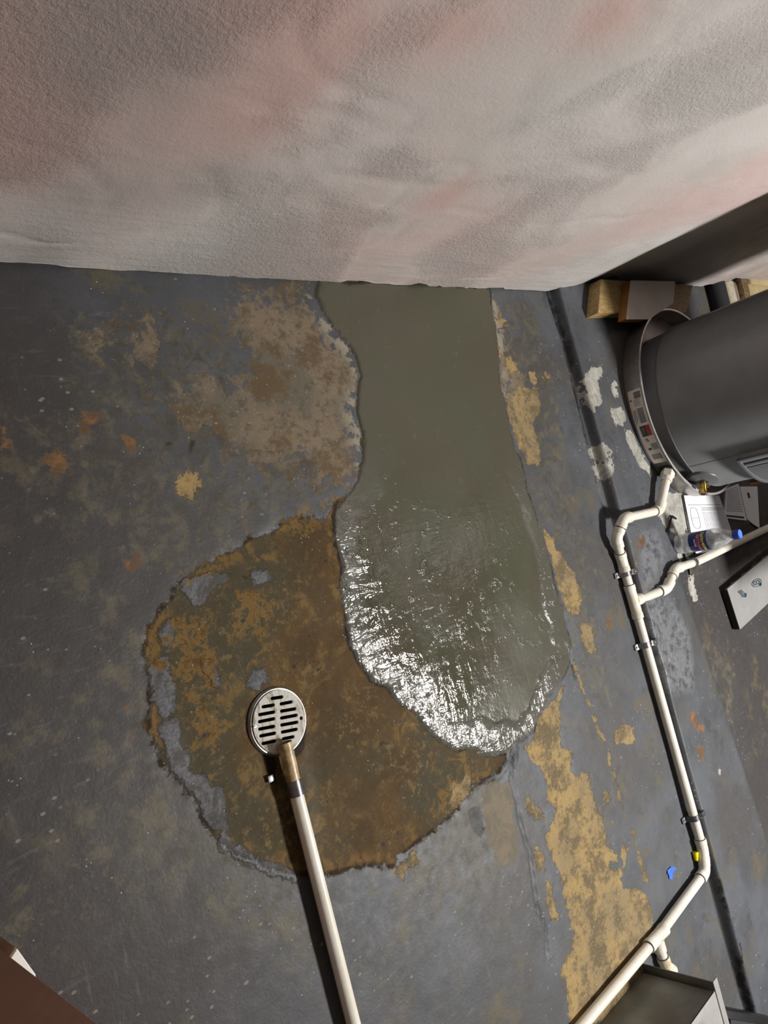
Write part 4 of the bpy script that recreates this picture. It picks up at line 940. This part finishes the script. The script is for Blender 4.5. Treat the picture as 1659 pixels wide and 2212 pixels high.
hk = thing('hex_key', 'black L-shaped hex key lying on the slab between pipe and booklet', 'hex key')
HK = [(2.2872,-0.214),(2.3416,-0.1683),(2.3634,-0.1835)]
k0, k1, k2 = [V((p[0], p[1], PAD + .005)) for p in HK]
hp = [k0, k1 + (k0 - k1).normalized() * .010] + [k1 + (k0 - k1).normalized() * .005 * (1 - t_) + (k2 - k1).normalized() * .005 * t_ for t_ in (.2, .5, .8)] + [k1 + (k2 - k1).normalized() * .010, k2]
tube('key', M['black'], hk, hp, .0034, 6)

tp = thing('tape_scrap', 'torn scrap of blue masking tape on the floor near the lower pipe bend', 'tape')
TP = [(1.8576,-1.1),(1.8788,-1.0992),(1.8974,-1.1119),(1.8805,-1.1179),(1.8689,-1.1331),(1.8563,-1.1237),(1.8574,-1.1118),(1.8529,-1.1065)]
prism('tape', M['tape'], tp, TP, .0008, [.002, .004, .006, .0022, .002, .002, .003, .004])
wn = thing('wire_connector', 'small yellow wire connector lying against the lower pipe bend', 'wire connector')
w0, w1 = [V((p[0], p[1], .009)) for p in [(2.0074,-1.1174),(2.0023,-1.141)]]
tube('connector_shell', M['yellow'], wn, [w0, w0 + (w1 - w0) * .15, w1 - (w1 - w0) * .1, w1], [.0085, .0088, .0062, .0048], 16)

# ------------------------------------------------------------------ air filter
FA, FB = V((2.5433, -0.4625, 0.058)), V((2.6538, -0.5568, 0.058))
fx = V((2.9336, -0.4287, 0.058)) - FA; fx.z = 0; fx.normalize(); fy = V((fx.y, -fx.x, 0)) 
fw = (FB - FA).length; fl = .52
flt = thing('air_filter', 'grey cardboard framed air filter with printed arrow and black pleats at right', 'air filter', (FA.x, FA.y, PAD + .0015), math.atan2(fx.y, fx.x))
hT = .058 - PAD - .0015
box('frame_top', M['card'], flt, 0, fl, -fw, 0, hT - .003, hT, .0006)
box('frame_side', M['card'], flt, 0, fl, -fw, -fw + .003, 0, hT - .003)
box('frame_end', M['filter_black'], flt, .000, .003, -fw + .003, -.004, 0.0, hT - .003)  # cardboard end coloured media black to stand for its shade
box('frame_end', M['card_strip'], flt, fl - .003, fl, -fw + .003, -.004, 0.0, hT - .003)
box('filter_media', M['filter_black'], flt, .004, fl - .004, -fw + .004, -.006, .001, hT - .004)
for k in range(5):
    bm = bmesh.new(); x0 = .03 + .10 * k
    for a_, b_ in (((x0, hT - .004), (x0 + .05, .003)), ((x0 + .10, hT - .004), (x0 + .05, .003))):
        tube_bm(bm, [(a_[0], -.004, a_[1]), (b_[0], -.004, b_[1])], .0022, 6)
    link('lattice_strip', bm_mesh(bm, 'lattice_strip'), M['card_strip'], flt)
box('frame_rim', M['card_strip'], flt, 0, fl, -.004, 0.0, hT - .008, hT - .003)
FM = lambda px: flt
def f_local(p): 
    d = V((p[0] - FA.x, p[1] - FA.y, 0)); return V((d.dot(fx), -d.dot(fy), 0))
AR = [f_local(p) for p in [(2.6106,-0.489),(2.6418,-0.4888),(2.6686,-0.5093),(2.6772,-0.5097),(2.6648,-0.5218),(2.6287,-0.5123),(2.6351,-0.5117)]]
bm = bmesh.new(); bm.faces.new([bm.verts.new((p.x, p.y, hT + .0004)) for p in AR]); arr = link('arrow_print', bm_mesh(bm, 'arrow_print'), M['teal_ink'], flt)
def place_text(txt, size, p_c, dirv, z, mat, parent, sx=1.0, bold=0.0):
    me = text_verts(txt, size, bold, 0, sx); d = V((dirv.x, dirv.y, 0)).normalized(); q = V((-d.y, d.x, 0))
    for v in me.vertices: v.co = V((p_c.x, p_c.y, z)) + d * v.co.x + q * v.co.y
    return link('lettering', me, mat, parent)
ac0, ac1, ac2, ac3 = [f_local(p) for p in [(2.6344,-0.4937),(2.6532,-0.5083),(2.6208,-0.4959),(2.6411,-0.512)]]
# the words run along the arrow
mid1 = f_local([(2.6447,-0.5006)][0]); mid2 = f_local([(2.6325,-0.5027)][0])
dl_ = (ac1 - ac0)
place_text('AIR', .017, mid1, dl_, hT + .0008, M['card'], arr, 1.3); place_text('FLOW', .014, mid2, dl_, hT + .0008, M['card'], arr, 1.1)
lc = f_local([(2.776,-0.4962)][0]); le1 = f_local([(2.8189,-0.5022)][0]); le2 = f_local([(2.7642,-0.509)][0])
bm = bmesh.new(); A = []; u1_, u2_ = le1 - lc, le2 - lc
for k in range(40):
    a = 2 * PI * k / 40; p = lc + u1_ * math.cos(a) + u2_ * math.sin(a); q = lc + (u1_ * math.cos(a) + u2_ * math.sin(a)) * .88
    A.append((bm.verts.new((p.x, p.y, hT + .0004)), bm.verts.new((q.x, q.y, hT + .0004))))
for k in range(40): bm.faces.new((A[k][0], A[(k + 1) % 40][0], A[(k + 1) % 40][1], A[k][1]))
logo = link('logo_ring', bm_mesh(bm, 'logo_ring'), M['teal_ink'], flt)
td = f_local([(2.8165,-0.4993)][0]) - f_local([(2.7401,-0.4918)][0])
place_text('KOCH', .024, lc, td, hT + .0005, M['teal_ink'], logo, .9, .0006)
bl = f_local([(2.8028,-0.5083)][0])
bm = bmesh.new(); bm.faces.new([bm.verts.new((bl.x + .009 * math.cos(2 * PI * k / 12) * 1.3, bl.y + .006 * math.sin(2 * PI * k / 12), hT + .0006)) for k in range(12)]); link('logo_tail', bm_mesh(bm, 'logo_tail'), M['teal_ink'], logo)

# ------------------------------------------------------------------ metal box bottom right, black housing, carton bottom left
mb = thing('metal_box', 'dull grey sheet metal box standing beside the lower drain pipe', 'metal box', (0, 0, 0))
box('side_panel', M['sheet'], mb, 1.05, 1.633, -1.262, -1.259, .001, .190)
box('body', M['sheet'], mb, 1.05, 1.633, -1.75, -1.262, .001, .187, .001)
o = box('top_panel', M['sheet_lit'], mb, 1.05, 1.636, -1.75, -1.259, .187, .191, .0008); o['label'] = 'top coloured lighter as if lit from above'
lathe('knockout', M['gap'], mb, [(.0001, .1916), (.011, .1914), (.012, .190)], 24, Matrix.Translation(V((1.6321, -1.298, 0.191))))
fl_ = thing('metal_tray', 'thin sheet metal edge standing just beyond the metal box corner', 'metal sheet')
box('sheet_long', M['sheet'], fl_, 1.640, 1.6425, -1.80, -1.240, .001, .190); box('sheet_top', M['sheet_lit'], fl_, 1.6425, 1.662, -1.80, -1.240, .187, .190)
box('yellow_tag', M['yellow_print'], fl_, 1.644, 1.6615, -1.40, -1.36, .190, .1905)
bh = thing('pump_housing', 'black plastic housing at the bottom right picture corner', 'pump', (1.815, -1.440, 0), math.radians(-36))
box('housing', M['black'], bh, 0, .34, -.28, 0, .001, .085, .012)
box('housing_lid', M['black_rubber'], bh, .02, .32, -.26, -.02, .085, .098, .006)
tube('housing_knob', M['steel'], bh, [(.08, -.07, .098), (.08, -.07, .104)], .005, 12)

az = math.radians(-59.62); c0 = V((.43 * math.cos(az), .43 * math.sin(az), 0))
ct = thing('carton', 'tall plain brown carton standing at the bottom left picture corner', 'carton', (c0.x, c0.y, .001), math.radians(195))
box('carton_body', M['carton'], ct, 0, .36, -.0, .30, 0, .80, .002)
box('carton_flap', M['carton'], ct, .0, .36, .0, .148, .801, .804); box('carton_flap', M['carton'], ct, .0, .36, .152, .30, .801, .804)
wp = thing('wood_post', 'short tan block with white painted top beside the brown carton', 'wood block', (0, 0, 0))
pA = V((math.cos(math.radians(-58.27)), math.sin(math.radians(-58.27)), 0)) * .450; pB = V((math.cos(math.radians(-60.7)), math.sin(math.radians(-60.7)), 0)) * .452
back = V((math.cos(math.radians(-72)), math.sin(math.radians(-72)), 0)) * .045
pts = [(p.x, p.y) for p in (pA, pB, pB + back, pA + back)]
prism('block', M['tan_board'], wp, pts, .001, .130, .001); o = prism('painted_top', M['white_paint'], wp, pts, .1301, .138, .001); o['label'] = 'white painted top'

# added unseen metal slab, put in only to shade the corner behind the filter
du = thing('shade_blocker', 'unseen sheet metal blocker added to shade the corner behind the air filter', 'light blocker')
box('blocker_body', M['sheet'], du, 2.622, 3.9, -.620, -.30, .50, .58, .002)
box('blocker_flange', M['steel'], du, 2.616, 2.624, -.625, -.295, .495, .585); 
for xx in (2.9, 3.6): box('blocker_hanger', M['steel'], du, xx, xx + .02, -.47, -.468, .58, 2.4)
